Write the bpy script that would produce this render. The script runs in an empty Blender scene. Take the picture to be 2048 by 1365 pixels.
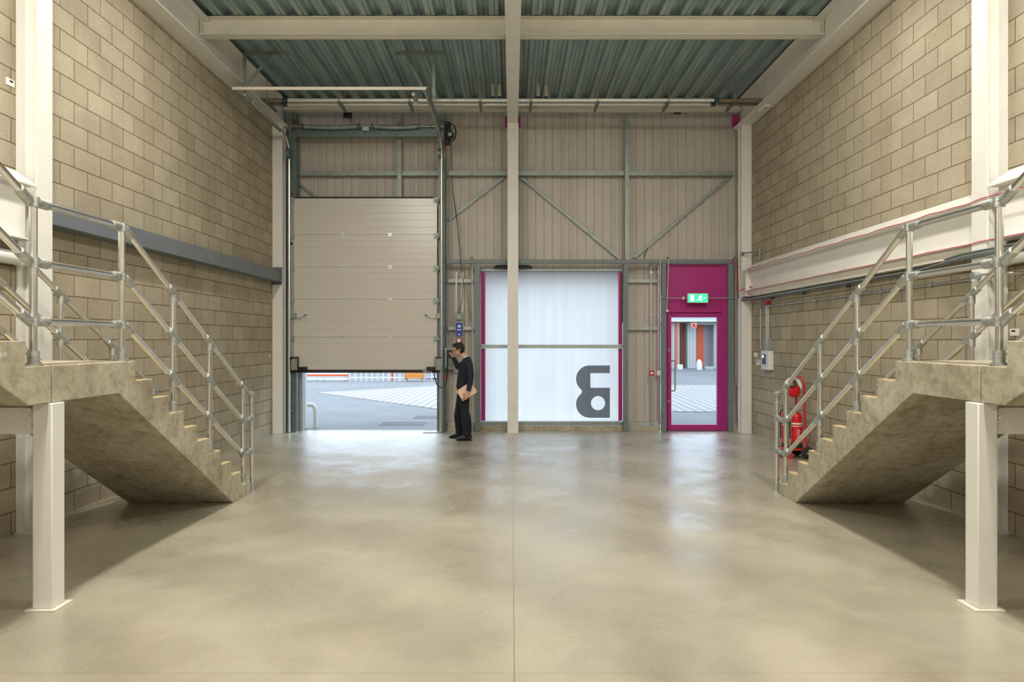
import bpy, bmesh, math, random
from mathutils import Vector, Matrix
random.seed(7)
PI = math.pi
C = bpy.context.scene.collection
H = 1.78            # eye height
F = 1365.0          # focal length of a 24 mm lens on the 2048 px wide frame

def at(px, py, Y):
    """world point seen at photo pixel (px,py) when it stands at depth Y"""
    return Vector(((px-1024)*Y/F, Y, H-(py-680)*Y/F))
def X_(px, Y): return (px-1024)*Y/F
def Z_(py, Y): return H-(py-680)*Y/F

# ------------------------------------------------------------------ materials
def new_mat(name):
    m = bpy.data.materials.new(name); m.use_nodes = True
    nt = m.node_tree
    return m, nt, nt.nodes['Principled BSDF']
def N(nt, t, **kw):
    n = nt.nodes.new(t)
    for k, v in kw.items():
        if k in n.inputs: n.inputs[k].default_value = v
        else: setattr(n, k, v)
    return n
def ramp(nt, stops):
    r = nt.nodes.new('ShaderNodeValToRGB'); e = r.color_ramp.elements
    e[0].position, e[0].color = stops[0][0], (*stops[0][1], 1)
    e[1].position, e[1].color = stops[-1][0], (*stops[-1][1], 1)
    for p, c in stops[1:-1]:
        q = e.new(p); q.color = (*c, 1)
    return r
def mat(name, col, rough=.5, metal=0., var=.06, scale=8., bump=0., bscale=60., spec=.5, coat=0.):
    m, nt, b = new_mat(name)
    tc = N(nt, 'ShaderNodeTexCoord')
    no = N(nt, 'ShaderNodeTexNoise', Scale=scale, Detail=6., Roughness=.6)
    nt.links.new(tc.outputs['Object'], no.inputs['Vector'])
    lo = tuple(max(0, c*(1-var*1.6)) for c in col); hi = tuple(min(1, c*(1+var*1.2)) for c in col)
    r = ramp(nt, [(.3, lo), (.7, hi)])
    nt.links.new(no.outputs['Fac'], r.inputs['Fac'])
    nt.links.new(r.outputs['Color'], b.inputs['Base Color'])
    b.inputs['Roughness'].default_value = rough; b.inputs['Metallic'].default_value = metal
    b.inputs['Specular IOR Level'].default_value = spec; b.inputs['Coat Weight'].default_value = coat
    if bump:
        n2 = N(nt, 'ShaderNodeTexNoise', Scale=bscale, Detail=4.)
        nt.links.new(tc.outputs['Object'], n2.inputs['Vector'])
        bp = N(nt, 'ShaderNodeBump', Strength=bump, Distance=.01)
        nt.links.new(n2.outputs['Fac'], bp.inputs['Height'])
        nt.links.new(bp.outputs['Normal'], b.inputs['Normal'])
    return m
def emit(name, col, s):
    m, nt, b = new_mat(name)
    b.inputs['Base Color'].default_value = (*col, 1)
    b.inputs['Emission Color'].default_value = (*col, 1); b.inputs['Emission Strength'].default_value = s
    return m

M = {}
M['white'] = mat('white_steel_paint', (.76,.745,.70), .38, var=.03, scale=3)
M['cream'] = mat('cream_steel_paint', (.72,.68,.58), .45, var=.04, scale=3)
M['greysteel'] = mat('blue_grey_steel_paint', (.145,.168,.19), .45, var=.06, scale=4)
M['postgrey'] = mat('grey_post_paint', (.17,.20,.205), .45, var=.06, scale=4)
M['galv'] = mat('galvanised_steel', (.62,.64,.62), .36, 1., var=.07, scale=14)
M['galvrail'] = mat('galvanised_rail_tube', (.80,.80,.77), .25, 1., var=.05, scale=6)
M['galvcast'] = mat('galvanised_cast_fitting', (.50,.52,.50), .45, .85, var=.15, scale=20, bump=.3, bscale=80)
M['galvdull'] = mat('dull_galvanised_section', (.30,.345,.325), .5, .55, var=.12, scale=9)
M['galvdark'] = mat('dark_galvanised_track', (.17,.22,.215), .42, .6, var=.12, scale=9)
M['clad'] = mat('beige_liner_sheet', (.52,.475,.42), .5, var=.05, scale=1.5)
M['doorpanel'] = mat('grey_beige_door_panel', (.58,.545,.50), .27, var=.012, scale=1.2)
M['doorpanel'].node_tree.nodes['Principled BSDF'].inputs['Specular IOR Level'].default_value = .6
M['black'] = mat('black_rubber', (.012,.012,.014), .55, var=.2)
M['blackgloss'] = mat('black_plastic', (.015,.016,.018), .3, var=.1)
M['magenta'] = mat('magenta_powder_coat', (.42,.016,.20), .4, var=.02, scale=2)
M['red'] = mat('red_paint', (.55,.012,.02), .28, var=.05)
M['galvbright'] = mat('bright_galvanised_pipe', (.78,.78,.76), .35, .45, var=.05, scale=8)
M['galvmid'] = mat('matt_galvanised_channel', (.44,.47,.455), .5, .3, var=.08, scale=10)
M['perf'] = None
M['redcable'] = mat('red_cable_sheath', (.50,.02,.035), .45, var=.05)
M['blue'] = mat('blue_control_panel', (.01,.05,.38), .35, var=.04)
M['bluedark'] = mat('dark_blue_coupling', (.02,.06,.12), .4, var=.1)
M['greyplast'] = mat('grey_plastic', (.28,.29,.28), .5, var=.05)
M['whiteplast'] = mat('white_plastic', (.72,.73,.72), .4, var=.02)
M['copper'] = mat('brown_pipe_finish', (.26,.20,.15), .4, .5, var=.1)
M['screen'] = mat('dark_blue_screen', (.06,.08,.16), .25, var=.05)
M['label'] = mat('printed_label_white', (.8,.8,.78), .5, var=.02)
M['orange'] = mat('orange_door_paint', (.52,.07,.016), .5, var=.03)
M['amber'] = mat('amber_plastic', (.45,.16,.02), .5, var=.03)
M['extwhite'] = mat('white_exterior_paint', (.50,.50,.49), .5, var=.02)
M['extclad'] = mat('pale_blue_grey_cladding', (.30,.31,.31), .5, var=.03)
M['lilac'] = mat('lilac_grey_door', (.22,.18,.20), .5, var=.03)
M['darkglass'] = mat('dark_window_glass', (.08,.12,.15), .1, var=.05)
M['yellow'] = mat('pale_timber_edge', (.62,.50,.28), .7, var=.1, scale=20)
M['bolt'] = mat('painted_bolt', (.62,.59,.53), .45, var=.05)

def perf_mat():
    m, nt, b = new_mat('perforated_galvanised_strut'); L = nt.links.new
    tc = N(nt, 'ShaderNodeTexCoord'); sep = N(nt, 'ShaderNodeSeparateXYZ'); L(tc.outputs['Object'], sep.inputs[0])
    z = N(nt, 'ShaderNodeMath', operation='PINGPONG'); z.inputs[1].default_value = .025; L(sep.outputs['Z'], z.inputs[0])
    a = N(nt, 'ShaderNodeMath', operation='GREATER_THAN'); a.inputs[1].default_value = .014; L(z.outputs[0], a.inputs[0])
    x = N(nt, 'ShaderNodeMath', operation='ABSOLUTE'); L(sep.outputs['X'], x.inputs[0])
    c = N(nt, 'ShaderNodeMath', operation='LESS_THAN'); c.inputs[1].default_value = .006; L(x.outputs[0], c.inputs[0])
    k = N(nt, 'ShaderNodeMath', operation='MULTIPLY'); L(a.outputs[0], k.inputs[0]); L(c.outputs[0], k.inputs[1])
    mx = N(nt, 'ShaderNodeMixRGB'); L(k.outputs[0], mx.inputs[0]); mx.inputs[1].default_value = (.50,.52,.50,1); mx.inputs[2].default_value = (.02,.02,.02,1)
    L(mx.outputs[0], b.inputs['Base Color']); b.inputs['Metallic'].default_value = .7; b.inputs['Roughness'].default_value = .4
    return m
M['perf'] = perf_mat()
# block walls ---------------------------------------------------------------
def block_mat(name, off):
    m, nt, b = new_mat(name)
    L = nt.links.new
    g = N(nt, 'ShaderNodeNewGeometry')
    sep = N(nt, 'ShaderNodeSeparateXYZ'); L(g.outputs['Position'], sep.inputs[0])
    ax = N(nt, 'ShaderNodeMath', operation='SUBTRACT'); ax.inputs[1].default_value = off - 45; L(sep.outputs['Y'], ax.inputs[0])
    az = N(nt, 'ShaderNodeMath', operation='SUBTRACT'); az.inputs[1].default_value = 1.78 - 9.0; L(sep.outputs['Z'], az.inputs[0])
    cmb = N(nt, 'ShaderNodeCombineXYZ'); L(ax.outputs[0], cmb.inputs[0]); L(az.outputs[0], cmb.inputs[1])
    # small wobble of the joints
    wn = N(nt, 'ShaderNodeTexNoise', Scale=3.5, Detail=3.); L(g.outputs['Position'], wn.inputs['Vector'])
    ws = N(nt, 'ShaderNodeVectorMath', operation='SCALE'); ws.inputs['Scale'].default_value = .010; L(wn.outputs['Color'], ws.inputs[0])
    wa = N(nt, 'ShaderNodeVectorMath', operation='ADD'); L(cmb.outputs[0], wa.inputs[0]); L(ws.outputs[0], wa.inputs[1])
    wb = N(nt, 'ShaderNodeVectorMath', operation='SUBTRACT'); wb.inputs[1].default_value = (.005,.005,0); L(wa.outputs[0], wb.inputs[0])
    br = N(nt, 'ShaderNodeTexBrick', offset=.5, offset_frequency=2, squash=1.0)
    for k, v in (('Scale', 1.), ('Mortar Size', .0060), ('Mortar Smooth', .25), ('Bias', 0.), ('Brick Width', .45), ('Row Height', .225)):
        br.inputs[k].default_value = v
    br.inputs['Color1'].default_value = (.37,.325,.245,1); br.inputs['Color2'].default_value = (.435,.388,.300,1)
    br.inputs['Mortar'].default_value = (.17,.135,.075,1)
    L(wb.outputs[0], br.inputs['Vector'])
    # blotches and speckle
    n1 = N(nt, 'ShaderNodeTexNoise', Scale=1.3, Detail=5., Roughness=.6); L(g.outputs['Position'], n1.inputs['Vector'])
    r1 = ramp(nt, [(.3, (.84,.83,.80)), (.7, (1.10,1.09,1.08))]); L(n1.outputs['Fac'], r1.inputs['Fac'])
    n2 = N(nt, 'ShaderNodeTexNoise', Scale=55., Detail=5., Roughness=.75); L(g.outputs['Position'], n2.inputs['Vector'])
    r2 = ramp(nt, [(.25, (.80,.79,.77)), (.75, (1.13,1.13,1.13))]); L(n2.outputs['Fac'], r2.inputs['Fac'])
    m1 = N(nt, 'ShaderNodeMixRGB', blend_type='MULTIPLY'); m1.inputs[0].default_value = 1; L(br.outputs['Color'], m1.inputs[1]); L(r1.outputs['Color'], m1.inputs[2])
    m2 = N(nt, 'ShaderNodeMixRGB', blend_type='MULTIPLY'); m2.inputs[0].default_value = 1; L(m1.outputs[0], m2.inputs[1]); L(r2.outputs['Color'], m2.inputs[2])
    # white chalky smears running down
    mp = N(nt, 'ShaderNodeMapping'); mp.inputs['Scale'].default_value = (1, 26, 1.6); L(g.outputs['Position'], mp.inputs['Vector'])
    n3 = N(nt, 'ShaderNodeTexNoise', Scale=1.0, Detail=4.); L(mp.outputs[0], n3.inputs['Vector'])
    r3 = ramp(nt, [(.64, (0,0,0)), (.78, (.35,.35,.35))]); L(n3.outputs['Fac'], r3.inputs['Fac'])
    m3 = N(nt, 'ShaderNodeMixRGB', blend_type='MIX'); L(r3.outputs['Color'], m3.inputs[0]); L(m2.outputs[0], m3.inputs[1]); m3.inputs[2].default_value = (.52,.48,.40,1)
    L(m3.outputs[0], b.inputs['Base Color'])
    b.inputs['Roughness'].default_value = .92; b.inputs['Specular IOR Level'].default_value = .2
    ad = N(nt, 'ShaderNodeMath', operation='MULTIPLY_ADD'); ad.inputs[1].default_value = -1.0
    sc = N(nt, 'ShaderNodeMath', operation='MULTIPLY'); sc.inputs[1].default_value = .25; L(n2.outputs['Fac'], sc.inputs[0])
    L(br.outputs['Fac'], ad.inputs[0]); L(sc.outputs[0], ad.inputs[2])
    bp = N(nt, 'ShaderNodeBump', Strength=.8, Distance=.008); L(ad.outputs[0], bp.inputs['Height']); L(bp.outputs['Normal'], b.inputs['Normal'])
    return m
M['block_left'] = block_mat('concrete_blockwork_left', .15)
M['block_right'] = block_mat('concrete_blockwork_right', .124)

def floor_mat():
    m, nt, b = new_mat('power_floated_concrete')
    L = nt.links.new
    g = N(nt, 'ShaderNodeNewGeometry')
    n0 = N(nt, 'ShaderNodeTexNoise', Scale=.55, Detail=7., Roughness=.52, Distortion=.3); L(g.outputs['Position'], n0.inputs['Vector'])
    r0 = ramp(nt, [(.30, (.335,.298,.225)), (.50, (.405,.366,.285)), (.72, (.455,.418,.335))]); L(n0.outputs['Fac'], r0.inputs['Fac'])
    n1 = N(nt, 'ShaderNodeTexNoise', Scale=2.0, Detail=4., Roughness=.55, Distortion=.6); L(g.outputs['Position'], n1.inputs['Vector'])
    r1 = ramp(nt, [(.2, (.88,.87,.85)), (.50, (.98,.98,.98)), (.8, (1.08,1.08,1.06))]); L(n1.outputs['Fac'], r1.inputs['Fac'])
    n2 = N(nt, 'ShaderNodeTexNoise', Scale=45., Detail=4., Roughness=.7); L(g.outputs['Position'], n2.inputs['Vector'])
    r2 = ramp(nt, [(.3, (.93,.93,.92)), (.7, (1.05,1.05,1.05))]); L(n2.outputs['Fac'], r2.inputs['Fac'])
    m1 = N(nt, 'ShaderNodeMixRGB', blend_type='MULTIPLY'); m1.inputs[0].default_value = 1; L(r0.outputs[0], m1.inputs[1]); L(r1.outputs[0], m1.inputs[2])
    m2 = N(nt, 'ShaderNodeMixRGB', blend_type='MULTIPLY'); m2.inputs[0].default_value = 1; L(m1.outputs[0], m2.inputs[1]); L(r2.outputs[0], m2.inputs[2])
    wv = N(nt, 'ShaderNodeTexWave', wave_type='RINGS', rings_direction='Z'); wv.inputs['Scale'].default_value = .22; wv.inputs['Distortion'].default_value = 9.; wv.inputs['Detail'].default_value = 5.; wv.inputs['Detail Scale'].default_value = .7
    wm = N(nt, 'ShaderNodeMapping'); wm.inputs['Location'].default_value = (3.5, -2.5, 0); L(g.outputs['Position'], wm.inputs['Vector']); L(wm.outputs[0], wv.inputs['Vector'])
    rw = ramp(nt, [(.1, (.90,.885,.86)), (.9, (1.05,1.05,1.04))]); L(wv.outputs['Fac'], rw.inputs['Fac'])
    mw = N(nt, 'ShaderNodeMixRGB', blend_type='MULTIPLY'); mw.inputs[0].default_value = 1; L(m2.outputs[0], mw.inputs[1]); L(rw.outputs[0], mw.inputs[2]); m2 = mw
    # saw-cut joints: one down the middle, one across
    sep = N(nt, 'ShaderNodeSeparateXYZ'); L(g.outputs['Position'], sep.inputs[0])
    def line(sock, pos, w):
        a = N(nt, 'ShaderNodeMath', operation='SUBTRACT'); a.inputs[1].default_value = pos; L(sock, a.inputs[0])
        c = N(nt, 'ShaderNodeMath', operation='ABSOLUTE'); L(a.outputs[0], c.inputs[0])
        d = N(nt, 'ShaderNodeMath', operation='LESS_THAN'); d.inputs[1].default_value = w; L(c.outputs[0], d.inputs[0])
        return d.outputs[0]
    a = line(sep.outputs['X'], .012, .0028); c = line(sep.outputs['Y'], 3.64, .0015)
    mx = N(nt, 'ShaderNodeMath', operation='MAXIMUM'); L(a, mx.inputs[0]); L(c, mx.inputs[1])
    m3 = N(nt, 'ShaderNodeMixRGB'); L(mx.outputs[0], m3.inputs[0]); L(m2.outputs[0], m3.inputs[1]); m3.inputs[2].default_value = (.22,.18,.09,1)
    L(m3.outputs[0], b.inputs['Base Color'])
    rr = N(nt, 'ShaderNodeMapRange'); rr.inputs['From Min'].default_value = .3; rr.inputs['From Max'].default_value = .7
    rr.inputs['To Min'].default_value = .34; rr.inputs['To Max'].default_value = .52; L(n1.outputs['Fac'], rr.inputs['Value'])
    L(rr.outputs[0], b.inputs['Roughness'])
    b.inputs['Specular IOR Level'].default_value = .6
    b.inputs['Coat Weight'].default_value = 1.; b.inputs['Coat IOR'].default_value = 1.62
    n4 = N(nt, 'ShaderNodeTexNoise', Scale=1.1, Detail=9., Roughness=.68); L(g.outputs['Position'], n4.inputs['Vector'])
    cr = N(nt, 'ShaderNodeMapRange', interpolation_type='SMOOTHSTEP'); cr.inputs['From Min'].default_value = .25; cr.inputs['From Max'].default_value = .75; cr.inputs['To Min'].default_value = .16; cr.inputs['To Max'].default_value = .50; L(n4.outputs['Fac'], cr.inputs['Value']); L(cr.outputs[0], b.inputs['Coat Roughness'])
    bp = N(nt, 'ShaderNodeBump', Strength=.12, Distance=.01); L(n1.outputs['Fac'], bp.inputs['Height'])
    L(bp.outputs['Normal'], b.inputs['Normal'])
    return m
M['floor'] = floor_mat()

def precast():
    m, nt, b = new_mat('precast_stair_concrete')
    L = nt.links.new
    g = N(nt, 'ShaderNodeNewGeometry')
    n0 = N(nt, 'ShaderNodeTexNoise', Scale=2.2, Detail=8., Roughness=.65, Distortion=.8); L(g.outputs['Position'], n0.inputs['Vector'])
    r0 = ramp(nt, [(.28, (.27,.235,.165)), (.5, (.43,.39,.30)), (.72, (.55,.515,.425))]); L(n0.outputs['Fac'], r0.inputs['Fac'])
    n1 = N(nt, 'ShaderNodeTexVoronoi', Scale=26.); L(g.outputs['Position'], n1.inputs['Vector'])
    n1b = N(nt, 'ShaderNodeTexNoise', Scale=7., Detail=3.); L(g.outputs['Position'], n1b.inputs['Vector'])
    r1 = ramp(nt, [(.06, (.45,.42,.36)), (.12, (1,1,1))]); L(n1.outputs['Distance'], r1.inputs['Fac'])
    r1b = ramp(nt, [(.50, (0,0,0)), (.60, (1,1,1))]); L(n1b.outputs['Fac'], r1b.inputs['Fac'])
    m1 = N(nt, 'ShaderNodeMixRGB', blend_type='MULTIPLY'); L(r1b.outputs[0], m1.inputs[0]); L(r0.outputs[0], m1.inputs[1]); L(r1.outputs[0], m1.inputs[2])
    n2 = N(nt, 'ShaderNodeTexNoise', Scale=14., Detail=7., Roughness=.7, Distortion=.25); L(g.outputs['Position'], n2.inputs['Vector'])
    r2 = ramp(nt, [(.36, (.74,.71,.65)), (.56, (1.04,1.04,1.03))]); L(n2.outputs['Fac'], r2.inputs['Fac'])
    m2 = N(nt, 'ShaderNodeMixRGB', blend_type='MULTIPLY'); m2.inputs[0].default_value = 1; L(m1.outputs[0], m2.inputs[1]); L(r2.outputs[0], m2.inputs[2])
    L(m2.outputs[0], b.inputs['Base Color']); b.inputs['Roughness'].default_value = .75
    bp = N(nt, 'ShaderNodeBump', Strength=.3, Distance=.01); L(n2.outputs['Fac'], bp.inputs['Height']); L(bp.outputs['Normal'], b.inputs['Normal'])
    return m
M['precast'] = precast()

def deck_mat():
    m, nt, b = new_mat('galvanised_roof_deck')
    L = nt.links.new
    g = N(nt, 'ShaderNodeNewGeometry')
    mp = N(nt, 'ShaderNodeMapping'); mp.inputs['Scale'].default_value = (9, .5, 2); L(g.outputs['Position'], mp.inputs['Vector'])
    n = N(nt, 'ShaderNodeTexNoise', Scale=2., Detail=6.); L(mp.outputs[0], n.inputs['Vector'])
    r = ramp(nt, [(.3, (.23,.325,.345)), (.7, (.40,.50,.505))]); L(n.outputs['Fac'], r.inputs['Fac'])
    L(r.outputs[0], b.inputs['Base Color']); b.inputs['Metallic'].default_value = .35; b.inputs['Roughness'].default_value = .38
    return m
M['deck'] = deck_mat()

def poly_mat():
    m, nt, b = new_mat('multiwall_polycarbonate')
    L = nt.links.new
    g = N(nt, 'ShaderNodeNewGeometry')
    mp = N(nt, 'ShaderNodeMapping'); mp.inputs['Scale'].default_value = (1, .0, .06); L(g.outputs['Position'], mp.inputs['Vector'])
    w = N(nt, 'ShaderNodeTexNoise', Scale=9., Detail=5.); L(mp.outputs[0], w.inputs['Vector'])
    r = ramp(nt, [(.3, (.70,.69,.68)), (.7, (.75,.735,.72))]); L(w.outputs['Fac'], r.inputs['Fac'])
    t = N(nt, 'ShaderNodeBsdfTranslucent'); L(r.outputs[0], t.inputs['Color'])
    b.inputs['Base Color'].default_value = (.8,.85,.9,1); b.inputs['Roughness'].default_value = .2
    mx = N(nt, 'ShaderNodeMixShader'); mx.inputs[0].default_value = .10
    L(t.outputs[0], mx.inputs[1]); L(b.outputs[0], mx.inputs[2])
    L(mx.outputs[0], nt.nodes['Material Output'].inputs['Surface'])
    return m
M['poly'] = poly_mat()
def glass_mat():
    m, nt, b = new_mat('clear_glass')
    L = nt.links.new
    t = N(nt, 'ShaderNodeBsdfTransparent'); t.inputs[0].default_value = (.93,.95,.96,1)
    gl = N(nt, 'ShaderNodeBsdfGlossy'); gl.inputs['Roughness'].default_value = .02
    mx = N(nt, 'ShaderNodeMixShader'); mx.inputs[0].default_value = .05
    L(t.outputs[0], mx.inputs[1]); L(gl.outputs[0], mx.inputs[2]); L(mx.outputs[0], nt.nodes['Material Output'].inputs['Surface'])
    return m
M['glass'] = glass_mat()
def vinyl_mat():
    m, nt, b = new_mat('dark_grey_vinyl_film')
    L = nt.links.new
    g = N(nt, 'ShaderNodeNewGeometry')
    mp = N(nt, 'ShaderNodeMapping'); mp.inputs['Scale'].default_value = (1, 0, .02); L(g.outputs['Position'], mp.inputs['Vector'])
    w = N(nt, 'ShaderNodeTexNoise', Scale=45., Detail=3.); L(mp.outputs[0], w.inputs['Vector'])
    r = ramp(nt, [(.35, (.10,.12,.135)), (.65, (.19,.215,.24))]); L(w.outputs['Fac'], r.inputs['Fac'])
    L(r.outputs[0], b.inputs['Base Color']); b.inputs['Roughness'].default_value = .4
    t = N(nt, 'ShaderNodeBsdfTranslucent'); t.inputs[0].default_value = (.60,.64,.68,1)
    mx = N(nt, 'ShaderNodeMixShader'); mx.inputs[0].default_value = .5
    L(b.outputs[0], mx.inputs[1]); L(t.outputs[0], mx.inputs[2]); L(mx.outputs[0], nt.nodes['Material Output'].inputs['Surface'])
    return m
M['vinyl'] = vinyl_mat()
def asphalt_mat(stripes=False):
    m, nt, b = new_mat('ribbed_paving' if stripes else 'grey_asphalt')
    L = nt.links.new
    g = N(nt, 'ShaderNodeNewGeometry')
    n = N(nt, 'ShaderNodeTexNoise', Scale=.5, Detail=9., Roughness=.75); L(g.outputs['Position'], n.inputs['Vector'])
    r = ramp(nt, [(.3, (.075,.077,.079)), (.7, (.118,.119,.12))]) if not stripes else ramp(nt, [(.3, (.20,.187,.168)), (.7, (.245,.228,.205))])
    L(n.outputs['Fac'], r.inputs['Fac']); out = r.outputs[0]
    n2 = N(nt, 'ShaderNodeTexNoise', Scale=30., Detail=5., Roughness=.8); L(g.outputs['Position'], n2.inputs['Vector'])
    r2 = ramp(nt, [(.3, (.82,.82,.82)), (.7, (1.1,1.1,1.1))]); L(n2.outputs['Fac'], r2.inputs['Fac'])
    m2 = N(nt, 'ShaderNodeMixRGB', blend_type='MULTIPLY'); m2.inputs[0].default_value = 1; L(out, m2.inputs[1]); L(r2.outputs[0], m2.inputs[2]); out = m2.outputs[0]
    if stripes:
        w = N(nt, 'ShaderNodeTexWave', wave_type='BANDS', bands_direction='X'); w.inputs['Scale'].default_value = 1.3; w.inputs['Distortion'].default_value = .2
        mp = N(nt, 'ShaderNodeMapping'); mp.inputs['Rotation'].default_value = (0, 0, math.radians(2.4)); L(g.outputs['Position'], mp.inputs['Vector']); L(mp.outputs[0], w.inputs['Vector'])
        rr = ramp(nt, [(.45, (.68,.68,.70)), (.6, (1,1,1))]); L(w.outputs['Fac'], rr.inputs['Fac'])
        m3 = N(nt, 'ShaderNodeMixRGB', blend_type='MULTIPLY'); m3.inputs[0].default_value = 1; L(out, m3.inputs[1]); L(rr.outputs[0], m3.inputs[2]); out = m3.outputs[0]
    L(out, b.inputs['Base Color']); b.inputs['Roughness'].default_value = .85
    return m
M['asphalt'] = asphalt_mat(); M['paving'] = asphalt_mat(True)
M['skin'] = mat('skin', (.56,.32,.22), .5, var=.05, scale=20)
M['hair'] = mat('dark_brown_hair', (.018,.011,.008), .75, var=.3, scale=60, bump=.5, bscale=90)
M['sweater'] = mat('dark_navy_knit', (.010,.013,.026), .85, var=.2, scale=30, bump=.3, bscale=120)
M['trousers'] = mat('black_denim', (.006,.008,.013), .9, var=.25, scale=20, bump=.3, bscale=100)
M['shoe'] = mat('black_shoe_leather', (.008,.008,.009), .45, var=.2)
M['laptop'] = mat('rose_gold_aluminium', (.80,.56,.42), .45, .15, var=.02)
M['exitgreen'] = emit('lit_green_sign_face', (.02,.55,.20), 1.9)
M['exitwhite'] = emit('lit_white_pictogram', (.8,1,.88), 3.)
M['lamp'] = emit('small_lit_display', (.75,.88,1), .9)

# ------------------------------------------------------------------ mesh helpers
class MB:
    def __init__(s): s.bm = bmesh.new()
    def box(s, x0, x1, y0, y1, z0, z1):
        vs = [s.bm.verts.new(p) for p in ((x0,y0,z0),(x1,y0,z0),(x1,y1,z0),(x0,y1,z0),(x0,y0,z1),(x1,y0,z1),(x1,y1,z1),(x0,y1,z1))]
        for f in ((0,3,2,1),(4,5,6,7),(0,1,5,4),(1,2,6,5),(2,3,7,6),(3,0,4,7)): s.bm.faces.new([vs[i] for i in f])
        return s
    def prism(s, pts, axis, a, b):
        """pts: 2-D outline; axis the extrusion axis"""
        def P(p, t):
            return {'x': (t,p[0],p[1]), 'y': (p[0],t,p[1]), 'z': (p[0],p[1],t)}[axis]
        A = [s.bm.verts.new(P(p,a)) for p in pts]; B = [s.bm.verts.new(P(p,b)) for p in pts]
        s.bm.faces.new(A); s.bm.faces.new(B[::-1])
        n = len(pts)
        for i in range(n): s.bm.faces.new((A[i],B[i],B[(i+1)%n],A[(i+1)%n]))
        return s
    def sweep(s, pts, rad, n=12, ref=None, caps=True, closed=False):
        pts = [Vector(p) for p in pts]; m = len(pts)
        if not isinstance(rad, (list, tuple)): rad = [rad]*m
        rings = []; u = None
        for i, p in enumerate(pts):
            if closed: t = pts[(i+1)%m]-pts[i-1]
            else: t = pts[min(i+1,m-1)]-pts[max(i-1,0)]
            t.normalize()
            if ref is not None: u = Vector(ref)-t*t.dot(Vector(ref))
            elif u is None: u = t.orthogonal()
            else: u = u-t*t.dot(u)
            u = u.normalized(); v = t.cross(u)
            r = rad[i]; ra, rb = r if isinstance(r, tuple) else (r, r)
            rings.append([s.bm.verts.new(p+u*math.cos(2*PI*k/n)*ra+v*math.sin(2*PI*k/n)*rb) for k in range(n)])
        rng = range(m) if closed else range(m-1)
        for i in rng:
            A, B = rings[i], rings[(i+1)%m]
            for k in range(n): s.bm.faces.new((A[k],A[(k+1)%n],B[(k+1)%n],B[k]))
        if caps and not closed: s.bm.faces.new(rings[0][::-1]); s.bm.faces.new(rings[-1])
        return s
    def cyl(s, a, b, r, n=14, r2=None): return s.sweep([a,b], [r, r if r2 is None else r2], n)
    def bar(s, a, b, w, d, ref=(0,-1,0)):
        """rectangular bar from a to b; d along ref, w across"""
        a, b = Vector(a), Vector(b); t = (b-a).normalized()
        u = (Vector(ref)-t*t.dot(Vector(ref))).normalized(); v = t.cross(u)
        q = []
        for p in (a, b):
            for su, sv in ((-1,-1),(1,-1),(1,1),(-1,1)): q.append(s.bm.verts.new(p+u*su*d/2+v*sv*w/2))
        for f in ((0,1,2,3),(7,6,5,4),(0,4,5,1),(1,5,6,2),(2,6,7,3),(3,7,4,0)): s.bm.faces.new([q[i] for i in f])
        return s
    def ell(s, c, r, rot=None, seg=20):
        mtx = Matrix.Translation(Vector(c)) @ (rot or Matrix.Identity(4)) @ Matrix.Diagonal((r[0],r[1],r[2],1))
        bmesh.ops.create_uvsphere(s.bm, u_segments=seg, v_segments=max(8, seg*2//3), radius=1, matrix=mtx); return s
    def isec(s, axis, a, b, cu, v0, v1, w, tf=.016, tw=.012):
        """I section: flanges at v0 and v1, width w centred on cu"""
        h = w/2; t = tw/2
        pts = [(cu-h,v0),(cu+h,v0),(cu+h,v0+tf),(cu+t,v0+tf),(cu+t,v1-tf),(cu+h,v1-tf),(cu+h,v1),(cu-h,v1),(cu-h,v1-tf),(cu-t,v1-tf),(cu-t,v0+tf),(cu-h,v0+tf)]
        return s.prism(pts, axis, a, b)
    def mesh(s, name):
        bmesh.ops.recalc_face_normals(s.bm, faces=s.bm.faces[:])
        me = bpy.data.meshes.new(name); s.bm.to_mesh(me); s.bm.free(); return me
    def build(s, name, m, parent=None, bev=0, label=None, sharp=32):
        me = s.mesh(name)
        return link(me, name, m, parent, bev, label, sharp)

def world_loc(o):
    v = Vector((0,0,0))
    while o: v += o.location; o = o.parent
    return v
def link(me, name, m, parent=None, bev=0, label=None, sharp=32):
    o = bpy.data.objects.new(name, me); C.objects.link(o)
    if parent is None:
        co = [v.co for v in me.vertices]
        org = Vector(((min(c.x for c in co)+max(c.x for c in co))/2, (min(c.y for c in co)+max(c.y for c in co))/2, min(c.z for c in co)))
    elif parent.type == 'EMPTY': org = world_loc(parent)
    else: org = world_loc(parent)
    if parent is None:
        me.transform(Matrix.Translation(-org)); o.location = org
    else:
        me.transform(Matrix.Translation(-org)); o.parent = parent
    me.materials.append(M[m] if isinstance(m, str) else m)
    if len(me.polygons):
        me.polygons.foreach_set('use_smooth', [True]*len(me.polygons))
        me.set_sharp_from_angle(angle=math.radians(sharp))
    if bev:
        bv = o.modifiers.new('bevel', 'BEVEL'); bv.width = bev; bv.segments = 2; bv.limit_method = 'ANGLE'; bv.angle_limit = math.radians(40)
    if label: o['label'] = label
    return o
def tag(o, label, cat, group=None, kind=None):
    o['label'] = label; o['category'] = cat
    if group: o['group'] = group
    if kind: o['kind'] = kind
    return o
def thing(name, loc, label, cat, group=None, kind=None):
    o = bpy.data.objects.new(name, None); C.objects.link(o); o.location = loc; o.empty_display_size = .1
    return tag(o, label, cat, group, kind)
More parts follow.
